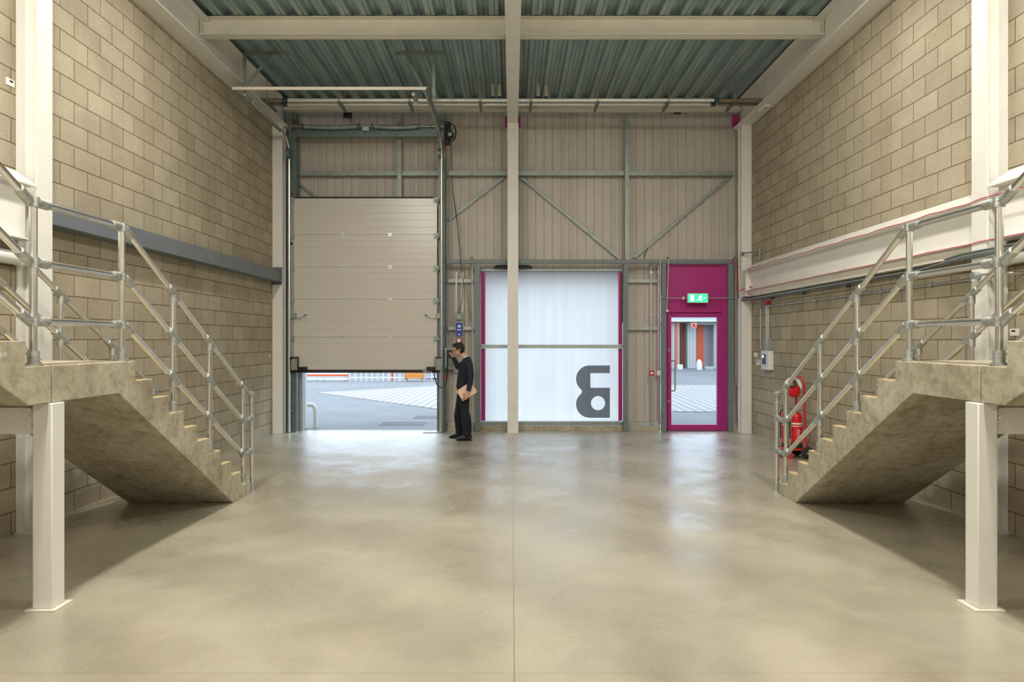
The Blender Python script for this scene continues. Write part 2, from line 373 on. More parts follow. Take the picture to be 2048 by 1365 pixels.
def text_mesh(txt, size, depth, mtx):
    cu = bpy.data.curves.new('t', 'FONT'); cu.body = txt; cu.size = size; cu.extrude = depth; cu.align_x = 'CENTER'; cu.align_y = 'CENTER'
    o = bpy.data.objects.new('t', cu); C.objects.link(o)
    dg = bpy.context.evaluated_depsgraph_get(); me = bpy.data.meshes.new_from_object(o.evaluated_get(dg))
    bpy.data.objects.remove(o); bpy.data.curves.remove(cu)
    me.transform(mtx); return me
def fused(mb, voxel, smooth=6):
    """one continuous skin from overlapping volumes"""
    me = mb.mesh('t'); o = bpy.data.objects.new('t', me); C.objects.link(o)
    r = o.modifiers.new('r', 'REMESH'); r.mode = 'VOXEL'; r.voxel_size = voxel
    sm = o.modifiers.new('s', 'SMOOTH'); sm.iterations = smooth; sm.factor = .5
    dg = bpy.context.evaluated_depsgraph_get(); out = bpy.data.meshes.new_from_object(o.evaluated_get(dg))
    bpy.data.objects.remove(o); return out

WL, WR = -4.57, 4.57
# ================================================================== THE SETTING
o = MB().box(-5.2, 5.2, -5, 13.40, -.2, 0).build('floor', 'floor'); tag(o, 'glossy power floated concrete floor with a central saw cut joint', 'floor', kind='structure')
o = MB().box(-4.85, WL, -5, 13.9, 0, 6.6).build('wall_left', 'block_left'); tag(o, 'bare concrete block wall on the left with grey steel channel', 'wall', kind='structure')
o = MB().box(WR, 4.85, -5, 13.9, 0, 6.6).build('wall_right', 'block_right'); tag(o, 'bare concrete block wall on the right behind white beam', 'wall', kind='structure')
o = MB().box(-4.85, 4.85, -5.2, -5, 0, 6.6).build('wall_rear', 'white'); tag(o, 'plain pale wall behind the viewpoint', 'wall', kind='structure')

# roof deck: trapezoidal ribs along the building
def deck():
    b = MB(); pitch = .30; z0, z1 = 6.375, 6.445; x = -4.8
    prof = []
    while x < 4.85:
        for dx, z in ((0,z0),(.045,z0),(.055,z0+.012),(.065,z0),(.11,z0),(.135,z1),(.185,z1),(.195,z1-.012),(.205,z1),(.255,z1),(.28,z0)):
            prof.append((x+dx, z))
        x += pitch
    pts = prof + [(prof[-1][0], 6.60), (prof[0][0], 6.60)]
    return b.prism(pts, 'y', -5, 13.5)
o = deck().build('ceiling', 'deck', sharp=15); tag(o, 'corrugated galvanised metal roof deck with ribs running front to back', 'ceiling', kind='structure')

# front wall of vertical liner sheets, with openings
CY = 13.55
def liner(b, x0, x1, z0, z1):
    """ribbed sheet facing the room, solid behind"""
    pts = [(x0, CY+.07), (x0, CY)]
    k = math.floor((x0+10)/.166)+1; x = k*.166-10
    while x < x1-.03:
        if x > x0+.02:
            pts += [(x, CY), (x+.006, CY+.016), (x+.016, CY+.016), (x+.022, CY)]
            if k % 6 in (0, 1):
                for q in (.05, .085): 
                    if x+q+.02 < x1: pts += [(x+q, CY), (x+q+.004, CY+.008), (x+q+.010, CY+.008), (x+q+.014, CY)]
        x += .166; k += 1
    pts += [(x1, CY), (x1, CY+.07)]
    b.prism(pts, 'z', z0, z1)
b = MB()
liner(b, -4.57, 4.57, 3.6, 6.5)
liner(b, -4.57, -4.16, .1, 3.6)
liner(b, -1.41, -.62, .1, 3.6)
liner(b, -.62, 2.20, 3.14, 3.6)
liner(b, 2.20, 2.95, .1, 3.6)
liner(b, 2.95, 4.22, 3.2, 3.6)
liner(b, 4.22, 4.57, .1, 3.6)
o = b.build('wall_front', 'clad', sharp=15); tag(o, 'beige vertical liner sheet cladding of the front wall', 'wall', kind='structure')
wf = o
b = MB()   # outer skin with reveals
for x0, x1, z0, z1 in ((-5.2,-4.16,0,6.6),(-1.41,-.62,0,6.6),(2.2,2.95,0,6.6),(4.22,5.2,0,6.6),(-4.16,-1.41,3.6,6.6),(-.62,2.2,3.14,6.6),(2.95,4.22,3.2,6.6)):
    b.box(x0, x1, CY+.09, 13.86, z0, z1)
b.box(-.62, 2.2, 13.40, 13.86, -.1, .10)
o = b.build('outer_skin', 'extwhite', wf)
# kerb at the foot of the cladding
b = MB()
for x0, x1 in ((-4.57,-4.30),(-1.28,2.90),(4.29,4.57)): b.box(x0, x1, 13.36, CY-.005, -.03, .085)
o = b.build('baseboard_front', 'precast'); tag(o, 'dusty concrete kerb at the foot of the front wall', 'kerb', kind='structure')

# ================================================================== STEEL FRAME
def hcol(name, x0, x1, y0, y1, z1, label, flange='y', m='white'):
    t = thing(name, ((x0+x1)/2, (y0+y1)/2, 0), label, 'column', 'white steel columns of the frame')
    b = MB(); tf = .016
    if flange == 'y':
        b.prism([(x0,y0),(x1,y0),(x1,y0+tf),((x0+x1)/2+.006,y0+tf),((x0+x1)/2+.006,y1-tf),(x1,y1-tf),(x1,y1),(x0,y1),(x0,y1-tf),((x0+x1)/2-.006,y1-tf),((x0+x1)/2-.006,y0+tf),(x0,y0+tf)], 'z', 0, z1)
    else:
        c = (y0+y1)/2
        b.prism([(x0,y0),(x0+tf,y0),(x0+tf,c-.006),(x1-tf,c-.006),(x1-tf,y0),(x1,y0),(x1,y1),(x1-tf,y1),(x1-tf,c+.006),(x0+tf,c+.006),(x0+tf,y1),(x0,y1)], 'z', 0, z1)
    b.build('shaft', m, t)
    MB().box(x0+.004 if x0 > 0 else x0+.002, x1-.002, y0-.02, y1+.02, 0, .012).build('base_plate', m, t)
    return t
hcol('steel_column', -4.565, -4.37, 13.0, 13.2, 5.87, 'white steel column in the far left corner beside the roller door')
hcol('steel_column', 4.37, 4.565, 13.0, 13.2, 5.87, 'white steel column in the far right corner beside the magenta door')
cc = hcol('steel_column', -.085, .12, 13.05, 13.25, 5.93, 'tall white steel column standing in front of the lit window')
MB().box(-.09, .125, 13.042, 13.052, 5.60, 5.93).build('cap_plate', 'white', cc)
cl = hcol('steel_column', -4.565, -4.37, 6.28, 6.49, 5.87, 'white steel column against the left wall behind the stair', 'x')
cr = hcol('steel_column', 4.37, 4.565, 6.28, 6.49, 5.87, 'white steel column against the right wall behind the stair', 'x')
# side rafters
for s, nm in ((-1, 'left'), (1, 'right')):
    t = thing('roof_beam', (s*4.43, 4, 5.87), 'white steel roof beam along the top of the %s block wall' % nm, 'beam')
    MB().isec('y', -4.9, 13.2, s*4.43, 5.87, 6.34, .275, .02, .014).build('flanged_section', 'white', t)
    MB().box(*sorted((s*4.30, s*4.56)), 12.98, 13.22, 5.855, 5.87).build('end_plate', 'white', t)

t = thing('roof_beam', (.0, 4, 5.93), 'central white roof beam running from front to back', 'beam')
MB().isec('y', -4.9, 13.2, .012, 5.93, 6.36, .205, .018, .012).build('flanged_section', 'white', t)
for s in (-1, 1):
    b = MB()
    y = 5.0
    while y < 13: b.cyl((.012+s*.092, y, 5.93), (.012+s*.092, y, 5.920), .007, 6); y += .55
    b.build('stud_row', 'bolt', t)
for s, nm in ((-1,'left'), (1,'right')):
    xa, xb = sorted((s*4.423, .012+s*.11))
    t = thing('roof_beam', ((xa+xb)/2, 9.745, 6.11), 'white cross beam under the roof deck, %s of the central beam' % nm, 'beam')
    MB().isec('x', xa, xb, 9.745, 6.11, 6.365, .17, .014, .010).build('flanged_section', 'cream', t)
    xe = s*4.41
    MB().box(*sorted((xe, xe-s*.012)), 9.655, 9.835, 6.10, 6.37).build('end_plate', 'cream', t)
t = thing('eaves_beam', (0, 13.08, 6.17), 'cream steel eaves beam across the top of the front wall', 'beam')
MB().isec('x', -4.36, 4.36, 13.085, 6.17, 6.375, .17, .014, .010).build('flanged_section', 'cream', t)

# ---- grey channel on the left wall
t = thing('steel_channel', (-4.47, 9.7, 2.88), 'blue grey steel channel fixed along the left block wall', 'beam')
MB().prism([(-4.37,2.88),(-4.37,3.085),(-4.565,3.085),(-4.565,3.073),(-4.39,3.073),(-4.39,2.892),(-4.565,2.892),(-4.565,2.88)][::-1], 'y', 6.50, 12.97).build('channel', 'greysteel', t, bev=.003)
b = MB().box(-4.55, -4.375, 12.97, 12.985, 2.83, 3.16)
b.build('end_plate', 'greysteel', t)
b = MB()
for z in (2.85, 3.12):
    for x in (-4.51, -4.42): MB().cyl((x, 12.97, z), (x, 12.95, z), .013, 6).build('bolt', 'galvdark', t)
# ---- white beam on the right wall
def wall_beam(s, y0, y1, label, ztop=3.09, fil=.13, plate=True):
    t = thing('steel_beam', (s*4.47, (y0+y1)/2, 2.60), label, 'beam')
    X = lambda v: s*v
    pts = [(4.37,2.685),(4.37,2.70),(4.47,2.705),(4.47,ztop-.02),(4.37,ztop-.018),(4.37,ztop),(4.565,ztop+fil),(4.565,2.685)]
    MB().prism([(X(a),z) for a, z in pts], 'y', y0, y1).build('flanged_section', 'white', t)
    if plate:
        MB().box(*sorted((X(4.40), X(4.565))), y0, y1, 2.585, 2.683).build('packing_strip', 'cream', t)
        MB().box(*sorted((X(4.38), X(4.56))), y1, y1+.18, 2.60, ztop).build('end_bracket', 'white', t)
        for z in (2.72,2.79,2.86,2.93,3.00): MB().cyl((X(4.40), y1+.17, z), (X(4.37), y1+.17, z), .010, 6).build('bolt', 'bolt', t)
    return t
wall_beam(1, 6.50, 12.79, 'deep white steel beam along the right wall carrying red cables')
wall_beam(1, 1.5, 6.27, 'white steel beam on the right wall nearest the viewer', 3.20, .14, False)
wall_beam(-1, 1.5, 6.27, 'white steel beam on the left wall nearest the viewer', 3.20, .14, False)
# red cables clipped to the beam
def cable(name, pts, r, m, label, cat='cable', parent=None, n=8, group=None):
    o = MB().sweep(pts, r, n).build(name, m, parent)
    return tag(o, label, cat, group) if parent is None else o
def wob(y): return .006*math.sin(y*7.3)+.004*math.sin(y*17)
ys = [12.55-.2*i for i in range(42)]
p = [(4.362, 12.50, 3.075),(4.358,12.62,3.068),(4.362,12.60,3.088)]+[(4.362, y, 3.086+wob(y)) for y in ys[1:]]
cable('red_cable', p, .0045, 'redcable', 'thin red cable clipped along the upper edge of the white wall beam')
p = [(4.36, 12.4, 2.600),(4.355,12.60,2.63),(4.36,12.55,2.70)]+[(4.362, y, 2.692+.5*wob(y)) for y in ys[2:]]
cable('red_cable', p, .0045, 'redcable', 'thin red cable clipped along the lower edge of the white wall beam')
p = [at(1467,520,13.12), at(1473,535,12.9), at(1473,586,12.9), at(1483,580,12.9), at(1500,574,12.78), at(1506,576,12.68), at(1509,586,12.62), at(1520,591,12.55)]
cable('red_cable', p, .009, 'redcable', 'bundle of red cables crossing from magenta door to the wall beam')

# ================================================================== STAIRS
RZ, GO, LZ = .1640, .2690, 1.610
def stair(s, xi, xo, nm):
    t = thing('concrete_stair', (s*(xi+xo)/2, 5.9, 0), 'precast concrete stair with landing on the %s side of the hall' % nm, 'stair')
    x0, x1 = sorted((s*xi, s*xo))
    pts = [(4.515, LZ), (5.513, LZ)]
    y = 5.513; z = LZ
    for k in range(9):
        z -= RZ; pts += [(y, z), (y+GO, z)]; y += GO
    pts += [(y, 0), (7.453, 0), (5.279, 1.365), (4.515, 1.365)]
    MB().prism(pts, 'x', x0, x1).build('lower_flight', 'precast', t, bev=.006)
    pts = [(4.505, 1.365), (4.29, 1.365)]
    yy = 4.27-9*GO
    zz = LZ+10*RZ
    pts += [(yy-.30, 1.365+(4.29-yy+.30)*.6096), (yy-.3, zz)]
    y = yy; z = zz
    for k in range(10):
        pts += [(y, z), (y, z-RZ)]; z -= RZ; y += GO
    pts += [(4.505, LZ)]
    MB().prism(pts, 'x', x0, x1).build('upper_flight', 'precast', t, bev=.006)
    y = 5.513; z = LZ
    for k in range(9):
        z -= RZ; MB().box(x0+.003, x1-.003, y+.03, y+GO+.001, z, z+.003).build('tread_finish', 'yellow', t); y += GO
    MB().box(x0+.02, x1-.01, 4.3, 5.50, LZ, LZ+.004).build('landing_screed', 'precast', t)
    # steel post and cross beam below the landing
    return t
xi_, xo_ = {-1: 3.04, 1: 3.095}, {-1: 4.19, 1: 4.28}
for s, nm in ((-1, 'left'), (1, 'right')):
    st = stair(s, xi_[s], xo_[s], nm)
    xp = {-1: 3.02, 1: 3.06}[s]
    a, b_ = sorted((s*xp, s*(xp+.13)))
    t = thing('steel_post', ((a+b_)/2, 4.545, 0), 'square white steel post carrying the %s stair landing' % nm, 'post')
    MB().box(a, b_, 4.48, 4.61, .012, 1.362).build('shaft', 'white', t, bev=.007)
    MB().box(a-.035, b_+.035, 4.455, 4.645, 0, .012).build('base_plate', 'cream', t, bev=.002)
    xa, xb = sorted((s*(xp+.135), s*4.565))
    t = thing('landing_beam', ((xa+xb)/2, 4.54, 1.155), 'white steel channel between %s landing post and wall' % nm, 'beam')
    MB().prism([(4.52,1.155),(4.60,1.155),(4.60,1.165),(4.53,1.167),(4.53,1.318),(4.60,1.32),(4.60,1.33),(4.52,1.33)], 'x', xa, xb).build('channel', 'white', t)
    e0 = s*(xp+.135)
    MB().box(*sorted((e0, e0+s*.055)), 4.508, 4.52, 1.158, 1.328).build('cleat', 'white', t)
    for z in (1.215, 1.265, 1.315):
        MB().cyl((e0+s*.022, 4.508, z), (e0+s*.022, 4.494, z), .016, 6).build('bolt', 'white', t)
MT = Matrix.Translation
me = text_mesh('61P', .040, .001, MT((-3.039+.002, 4.072, 1.688)) @ Matrix.Rotation(PI/2, 4, 'Z') @ Matrix.Rotation(PI/2, 4, 'X'))
st_left = [o for o in bpy.data.objects if o.name.startswith('concrete_stair') and o.location.x < 0][0]
link(me, 'chalk_mark', 'label', st_left)

# ---- handrails
SL = .600
def rail(s, x, nm, outer):
    X = s*x
    lab = ('galvanised tube handrail on the open side of the %s stair' if outer else 'galvanised tube handrail on the wall side of the %s stair') % nm
    t = thing('handrail', (X, 6, 0), lab, 'handrail')
    R, RF = .0242, .0325
    top = 2.675
    lv = (top, top-.392, top-.775)
    def zl(l, y): return l-SL*(y-5.46) if y > 5.46 else (l+SL*(4.38-y) if y < 4.38 else l)
    yup = 4.27-8.5*GO
    yb = 7.86
    # rails
    for i, l in enumerate(lv):
        p = [(X, yup, zl(l, yup)), (X, 4.38, l), (X, 5.46, l), (X, yb, zl(l, yb))]
        if i == 0 and outer: p += [(X, 7.97, zl(l, 7.97))]
        MB().sweep([p[0], p[1]], R, 16).build('rail', 'galvrail', t)
        MB().sweep([p[1], p[2]], R, 16).build('rail', 'galvrail', t)
        MB().sweep(p[2:], R, 16).build('rail', 'galvrail', t)
        if outer and i: MB().sweep([(X, yb, zl(l,yb)), (X-s*.03, 8.05, zl(l,yb)+.01)], R, 16).build('rail', 'galvrail', t)
        if not outer: pass
    # posts
    def tread(y):
        if y > 5.513: return LZ-RZ*(int((y-5.513)/GO)+1)
        if y < 4.27: return LZ+RZ*(int((4.27-y)/GO)+1)
        return LZ
    posts = [4.42, 5.42, 6.24, 6.99, yb, 3.3, 2.5] if outer else [4.42, 5.42, 6.26, 7.07, yb, 3.3, 2.5]
    def fit(a, b, r=RF, n=16): MB().sweep([a, b], r, n).build('clamp_fitting', 'galvcast', t)
    for y in posts:
        zb = tread(y)+.004
        zt = zl(lv[0], y)
        po = MB().cyl((X, y, zb+.01), (X, y, zt), R, 18).build('post', 'galvrail', t)
        b = MB().cyl((X, y, zb), (X, y, zb+.010), .055, 20).cyl((X, y, zb+.01), (X, y, zb+.095), .036, 18)
        for dz in (.03, .075): b.cyl((X, y+.03, zb+dz), (X, y+.048, zb+dz), .009, 8)
        for a in range(4): b.cyl((X+.042*math.cos(a*PI/2+.8), y+.042*math.sin(a*PI/2+.8), zb+.008), (X+.042*math.cos(a*PI/2+.8), y+.042*math.sin(a*PI/2+.8), zb+.02), .007, 6)
        b.build('base_flange', 'galvcast', po)
        for i, l in enumerate(lv):
            z = zl(l, y)
            sl = -SL if y > 5.46 else (-SL if y < 4.38 else 0)
            if abs(y-5.42) < .01:
                b = MB().cyl((X,y,z-.035),(X,y,z+.030),RF+.002,16).cyl((X,y-.04,z),(X,y-.13,z),RF,16).cyl((X,y+.045,z-.004),(X,y+.13,z-.057),RF,16)
                b.ell((X,y+.045,z-.003),(.022,.034,.034),seg=14).ell((X,y-.045,z),(.022,.034,.034),seg=14)
                b.cyl((X-s*.022,y+.045,z),(X+s*.03-s*.06,y+.045,z),.011,8)
                b.build('clamp_fitting', 'galvcast', t)
            elif abs(y-4.42) < .01:
                b = MB().cyl((X,y,z-.035),(X,y,z+.030),RF+.002,16).cyl((X,y+.04,z),(X,y+.13,z),RF,16).cyl((X,y-.045,z+.005),(X,y-.13,z+.056),RF,16)
                b.ell((X,y-.045,z+.003),(.022,.034,.034),seg=14).ell((X,y+.045,z),(.022,.034,.034),seg=14)
                b.build('clamp_fitting', 'galvcast', t)
            elif y == yb and i and outer:
                MB().cyl((X,y,z-.035),(X,y,z+.035),RF,16).cyl((X,y-.02,z+.012),(X,y-.09,z+.054),RF,16).cyl((X,y+.02,z),(X-s*.008,y+.09,z),RF,16).build('clamp_fitting', 'galvcast', t)
            else:
                b = MB().cyl((X,y-.085,z-sl*.085),(X,y+.085,z+sl*.085),RF,16)
                b.cyl((X,y,z-.085),(X,y,z-.01),RF-.001,16)
                b.cyl((X, y+.06, z+sl*.06-.028),(X, y+.06, z+sl*.06-.045),.008,8).cyl((X, y-.06, z-sl*.06+.025),(X, y-.06, z-sl*.06+.042),.008,8)
                b.build('clamp_fitting', 'galvcast', t)
    if outer:
        Xf = X-s*.03; yf = 8.05; zt = zl(lv[0], 7.97)-.03
        po = MB().cyl((Xf,yf,.01),(Xf,yf,zt-.01),R,18).build('post','galvrail',t)
        b = MB().cyl((Xf,yf,0),(Xf,yf,.010),.06,20).cyl((Xf,yf,.01),(Xf,yf,.10),.036,18)
        for dz in (.03,.075): b.cyl((Xf,yf+.03,dz),(Xf,yf+.048,dz),.009,8)
        b.build('base_flange','galvcast',po)
        MB().sweep([(X,7.93,zl(lv[0],7.93)),(X,7.99,zl(lv[0],7.99)),(Xf,yf-.02,zt+.012),(Xf,yf,zt-.015),(Xf,yf,zt-.08)], RF, 16).ell((Xf,yf-.012,zt+.0),(.037,.042,.042),seg=16).build('clamp_fitting','galvcast',t)
        for i in (1,2):
            z = zl(lv[i],yb)+.01
            MB().cyl((Xf,yf,z-.035),(Xf,yf,z+.035),RF,16).cyl((Xf+s*.002,yf-.02,z),(Xf+s*.02,yf-.09,z),RF,16).build('clamp_fitting','galvcast',t)
    return t
rail(-1, 3.10, 'left', True); rail(-1, 4.14, 'left', False)
rail(1, 3.155, 'right', True); rail(1, 4.215, 'right', False)

# ================================================================== FRONT WALL FRAMING
def steel(name, b, m, label, cat, group=None, bev=0):
    o = b.build(name, m, bev=bev); return tag(o, label, cat, group)
Yf = 13.24   # plane of the framing
steel('horizontal_rail', MB().prism([(13.36,5.0),(13.36,5.09),(13.44,5.09),(13.44,5.08),(13.37,5.08),(13.37,5.01),(13.44,5.01),(13.44,5.0)], 'x', -4.14, 4.33), 'galvdull', 'long grey green sheeting rail across the upper front wall', 'rail')
steel('sheeting_post', MB().box(-2.235,-2.155,13.30,13.355,3.62,6.165), 'galvdull', 'galvanised vertical post on the front wall above the roller door', 'post')
steel('sheeting_post', MB().box(2.20,2.275,13.28,13.355,3.335,6.165), 'galvdull', 'galvanised vertical post above right edge of the lit window', 'post')
def brace(a, b, label):
    steel('diagonal_brace', MB().bar(at(*a, 13.50), at(*b, 13.50), .055, .045), 'galvdull', label, 'brace')
brace((1042,355),(1240,518), 'diagonal brace descending right above the lit window')
brace((1268,516),(1462,352), 'diagonal brace rising right above the magenta door')
brace((1008,355),(897,440), 'diagonal brace between roller door and central column')
brace((590,360),(642,402), 'short diagonal brace at upper left of the roller door')
# blue-grey framing around window and door
fr = thing('opening_frame', (1.5, 13.24, 0), 'blue grey steel frame around the lit window and magenta door', 'frame')
MB().box(-1.27, 4.29, 13.20, 13.28, 3.255, 3.335).build('head_rail', 'postgrey', fr, bev=.004)
for x0, x1 in ((-.715,-.62),(2.163,2.25),(2.90,2.985),(4.185,4.29)):
    MB().box(x0, x1, 13.20, 13.29, 0, 3.253).build('upright', 'postgrey', fr, bev=.004)
# short galvanised girts
def girt(x0, x1, z, where):
    steel('short_girt', MB().prism([(13.44,z-.035),(13.44,z+.035),(13.54,z+.035),(13.54,z+.03),(13.45,z+.03),(13.45,z-.03),(13.54,z-.03),(13.54,z-.035)], 'x', x0, x1), 'galvmid', where, 'girt')
girt(-1.27,-.72, Z_(562,13.44), 'upper short galvanised girt between roller door and lit window')
girt(-1.27,-.72, Z_(657,13.44), 'middle short galvanised girt behind the blue control box')
girt(-1.27,-.72, Z_(849,13.44), 'lowest short galvanised girt near the floor behind the man')
girt(2.26,2.89, Z_(562,13.44), 'upper short galvanised girt between lit window and magenta door')
girt(2.26,2.89, Z_(657,13.44), 'middle short galvanised girt between lit window and magenta door')
girt(2.26,2.89, Z_(849,13.44), 'lowest short galvanised girt left of the magenta door')
girt(4.30,4.50, Z_(657,13.44), 'small galvanised girt right of magenta door at mid height')
girt(4.30,4.50, Z_(849,13.44), 'small galvanised girt right of magenta door near the floor')
# magenta brackets at the eaves
steel('eaves_bracket', MB().box(X_(1465,13.3),X_(1475.5,13.3),13.28,13.34,Z_(253,13.3),6.165), 'magenta', 'magenta steel bracket below the eaves at far right corner', 'bracket')
steel('eaves_bracket', MB().box(X_(1010,13.4),X_(1041,13.4),13.38,13.42,Z_(255,13.4),6.165), 'magenta', 'magenta steel bracket behind the top of central column', 'bracket')
steel('emergency_light', MB().box(X_(688,13.3),X_(704,13.3),13.25,13.30,Z_(237,13.3),Z_(224,13.3)), 'blackgloss', 'small black light fitting under the eaves above roller door', 'light')
steel('emergency_light', MB().box(X_(1347,13.3),X_(1361,13.3),13.25,13.30,Z_(229,13.3),Z_(222,13.3)), 'blackgloss', 'small black light fitting under the eaves above magenta door', 'light')

# ================================================================== WINDOW
w = thing('window_1', (.79, 13.5, .1), 'large white translucent polycarbonate window with a reversed letter on it', 'window', kind='structure')
PZ0, PZ1 = Z_(843,13.5), Z_(543,13.5)
px0, px1 = -.60, 2.115
zm = Z_(693.5,13.46)
for z0, z1 in ((PZ0, zm), (zm, PZ1)):
    MB().box(px0+.005, px1+.01, 13.505, 13.525, z0+.002, z1-.002).build('translucent_sheet', 'poly', w)
MB().box(-.615, 2.19, 13.42, 13.50, PZ1+.002, Z_(538,13.42)).build('top_rail', 'galvmid', w)
MB().box(-.615, 2.19, 13.40, 13.50, Z_(851,13.42), PZ0-.002).build('bottom_rail', 'galvdull', w)
MB().prism([(13.42,zm-.035),(13.42,zm+.035),(13.49,zm+.035),(13.49,zm+.028),(13.43,zm+.028),(13.43,zm-.028),(13.49,zm-.028),(13.49,zm-.035)], 'x', -.615, 2.19).build('mid_rail', 'galvmid', w)
for a, b_ in ((X_(962,13.48), X_(970.5,13.48)), (X_(1237,13.48), X_(1244.5,13.48))):
    MB().box(a, b_, 13.48, 13.50, PZ0+.01, zm-.04).build('magenta_strip', 'magenta', w, label='lower magenta edge strip')
    MB().box(a, b_, 13.48, 13.50, zm+.04, PZ1-.01).build('magenta_strip', 'magenta', w, label='upper magenta edge strip')
MB().box(X_(1243.5,13.46),X_(1246,13.46),13.46,13.475,Z_(646,13.46),Z_(548,13.46)).build('green_edge_strip', mat('green_film',(.05,.22,.03),.5), w)
# reversed letter, cut from film
def letter():
    cu = bpy.data.curves.new('l', 'CURVE'); cu.dimensions = '2D'; cu.fill_mode = 'BOTH'; cu.extrude = .0008
    K = 1/7.58
    def q(x, y): v = at(1100+x*K, 700+y*K, 13.50); return (v.x, v.z)
    P = [(908,238),(600,238)]
    c1, c2, r = (602,443), (602,826), 207
    a0 = -PI/2
    for i in range(1, 15):
        a = a0-i*(PI*.80)/14; P.append((c1[0]+r*math.cos(a), c1[1]+r*math.sin(a)))
    P = [p for p in P if p[1] < 632 or p[0] > 700]
    P.append((482,635))
    low = []
    for i in range(0, 15):
        a = PI/2+i*(PI*.80)/14; low.append((c2[0]+r*math.cos(a), c2[1]+r*math.sin(a)))
    low = [p for p in low if p[1] > 638][::-1]
    P += low+[(908,1033),(908,577),(612,577),(612,355),(908,355)]
    hole = [(728+108*math.cos(2*PI*i/32), 810+108*math.sin(2*PI*i/32)) for i in range(32)]
    for poly in (P, hole):
        sp = cu.splines.new('POLY'); sp.points.add(len(poly)-1); sp.use_cyclic_u = True
        for i, p in enumerate(poly): x, z = q(*p); sp.points[i].co = (x, z, 0, 1)
    o = bpy.data.objects.new('l', cu); C.objects.link(o)
    dg = bpy.context.evaluated_depsgraph_get(); me = bpy.data.meshes.new_from_object(o.evaluated_get(dg))
    bpy.data.objects.remove(o)
    me.transform(MT((0,13.503,0)) @ Matrix.Rotation(PI/2, 4, 'X')); return me
link(letter(), 'reversed_letter', 'vinyl', w, label='large dark grey reversed letter B')
# coil of cable behind the column
pts = [((.012+(.385-.02*(k//24 % 3))*math.cos(2*PI*k/24), 13.43+.0+.035*math.sin(2*PI*k/24)*(1-.2*(k//24 % 3)), 3.185+.006*(k//24)) ) for k in range(24*5)]
pts = [(.02+(.38-.015*(k//24))*math.cos(2*PI*k/24), 13.36+.05*math.sin(2*PI*k/24), 3.19+.010*(k//24)) for k in range(24*5)]
cable('cable_coil', pts, .010, 'black', 'flat black coil of cable behind central column above the window', 'coil', n=6)

# ================================================================== MAGENTA DOOR
d = thing('door_2', (3.56, 13.32, 0), 'magenta glazed entrance door with solid panel above', 'door', kind='structure')
def pb(px0, px1, py0, py1, y0, y1): 
    return MB().box(X_(px0,y0), X_(px1,y0), y0, y1, Z_(py1,y0), Z_(py0,y0))
fy = 13.30
x0, x1 = 2.986, 4.184
zt = 3.252
MB().box(3.0, 4.17, 13.357, 13.37, Z_(631,13.3), 3.24).build('light_stop_sheet','magenta',d)  # added hidden sheet, stops daylight leaking through the frame gap
zr1, zr0 = Z_(618,fy), Z_(625.5,fy)
b = MB().box(x0, X_(1335.2,fy), fy, fy+.08, 0, zt).box(X_(1443,fy), x1, fy, fy+.08, 0, zt)
b.box(X_(1335.2,fy), X_(1443,fy), fy, fy+.08, zr0, zr1).box(X_(1335.2,fy), X_(1443,fy), fy, fy+.08, zt-.04, zt)
b.build('door_frame', 'magenta', d, bev=.003)
MB().box(X_(1341,fy), X_(1446,fy)-.06, fy+.02, fy+.05, zr1+.0, zt-.04).build('transom_panel', 'magenta', d)
MB().box(X_(1335.2,fy), X_(1341,fy), fy+.02, fy+.05, zr1, zt-.04).box(X_(1446,fy)-.06, X_(1443,fy), fy+.02, fy+.05, zr1, zt-.04).build('transom_infill', 'magenta', d)
ly = 13.285
lx0, lx1, lz1, lz0 = X_(1335.8,ly), X_(1442.3,ly), Z_(627,ly), .012
gx0, gx1, gz1, gz0 = X_(1342.8,ly), X_(1434.7,ly), Z_(635,ly), Z_(850,ly)
leaf = MB().box(lx0,gx0,ly,ly+.07,lz0,lz1).box(gx1,lx1,ly,ly+.07,lz0,lz1).box(gx0,gx1,ly,ly+.07,lz0,gz0).box(gx0,gx1,ly,ly+.07,gz1,lz1).build('door_leaf', 'magenta', d, bev=.003)
MB().box(gx0-.004,gx1+.004,ly+.03,ly+.04,gz0-.004,gz1+.004).build('glass_pane', 'glass', leaf)
hx = X_(1350.5,13.2)
MB().sweep([(X_(1340,13.28),13.285,Z_(722,13.28)),(X_(1347,13.24),13.22,Z_(722,13.24)),(hx-.015,13.215,Z_(722,13.24)),(hx,13.215,Z_(724,13.24)),(hx,13.215,Z_(780,13.24)),(hx-.015,13.215,Z_(782,13.24)),(X_(1347,13.24),13.22,Z_(782,13.24)),(X_(1340,13.28),13.285,Z_(782,13.28))], .014, 12).build('pull_handle', 'greyplast', leaf, label='grey D shaped pull handle')
for py in (701, 803): pb(1336.4,1338.8,py-3.2,py+3.2,13.278,13.286).build('lock_cylinder', 'galv', leaf)
b = MB()
for py in (547,610,667,723,779,817): b.cyl((X_(1455,fy),13.30,Z_(py,fy)),(X_(1455,fy),13.27,Z_(py,fy)),.012,8)
b.build('fixing_screws', 'galvdark', d)
MB().box(X_(1333,fy), X_(1455,fy), 13.24, 13.45, 0, .011).build('threshold', 'galvdark', d)

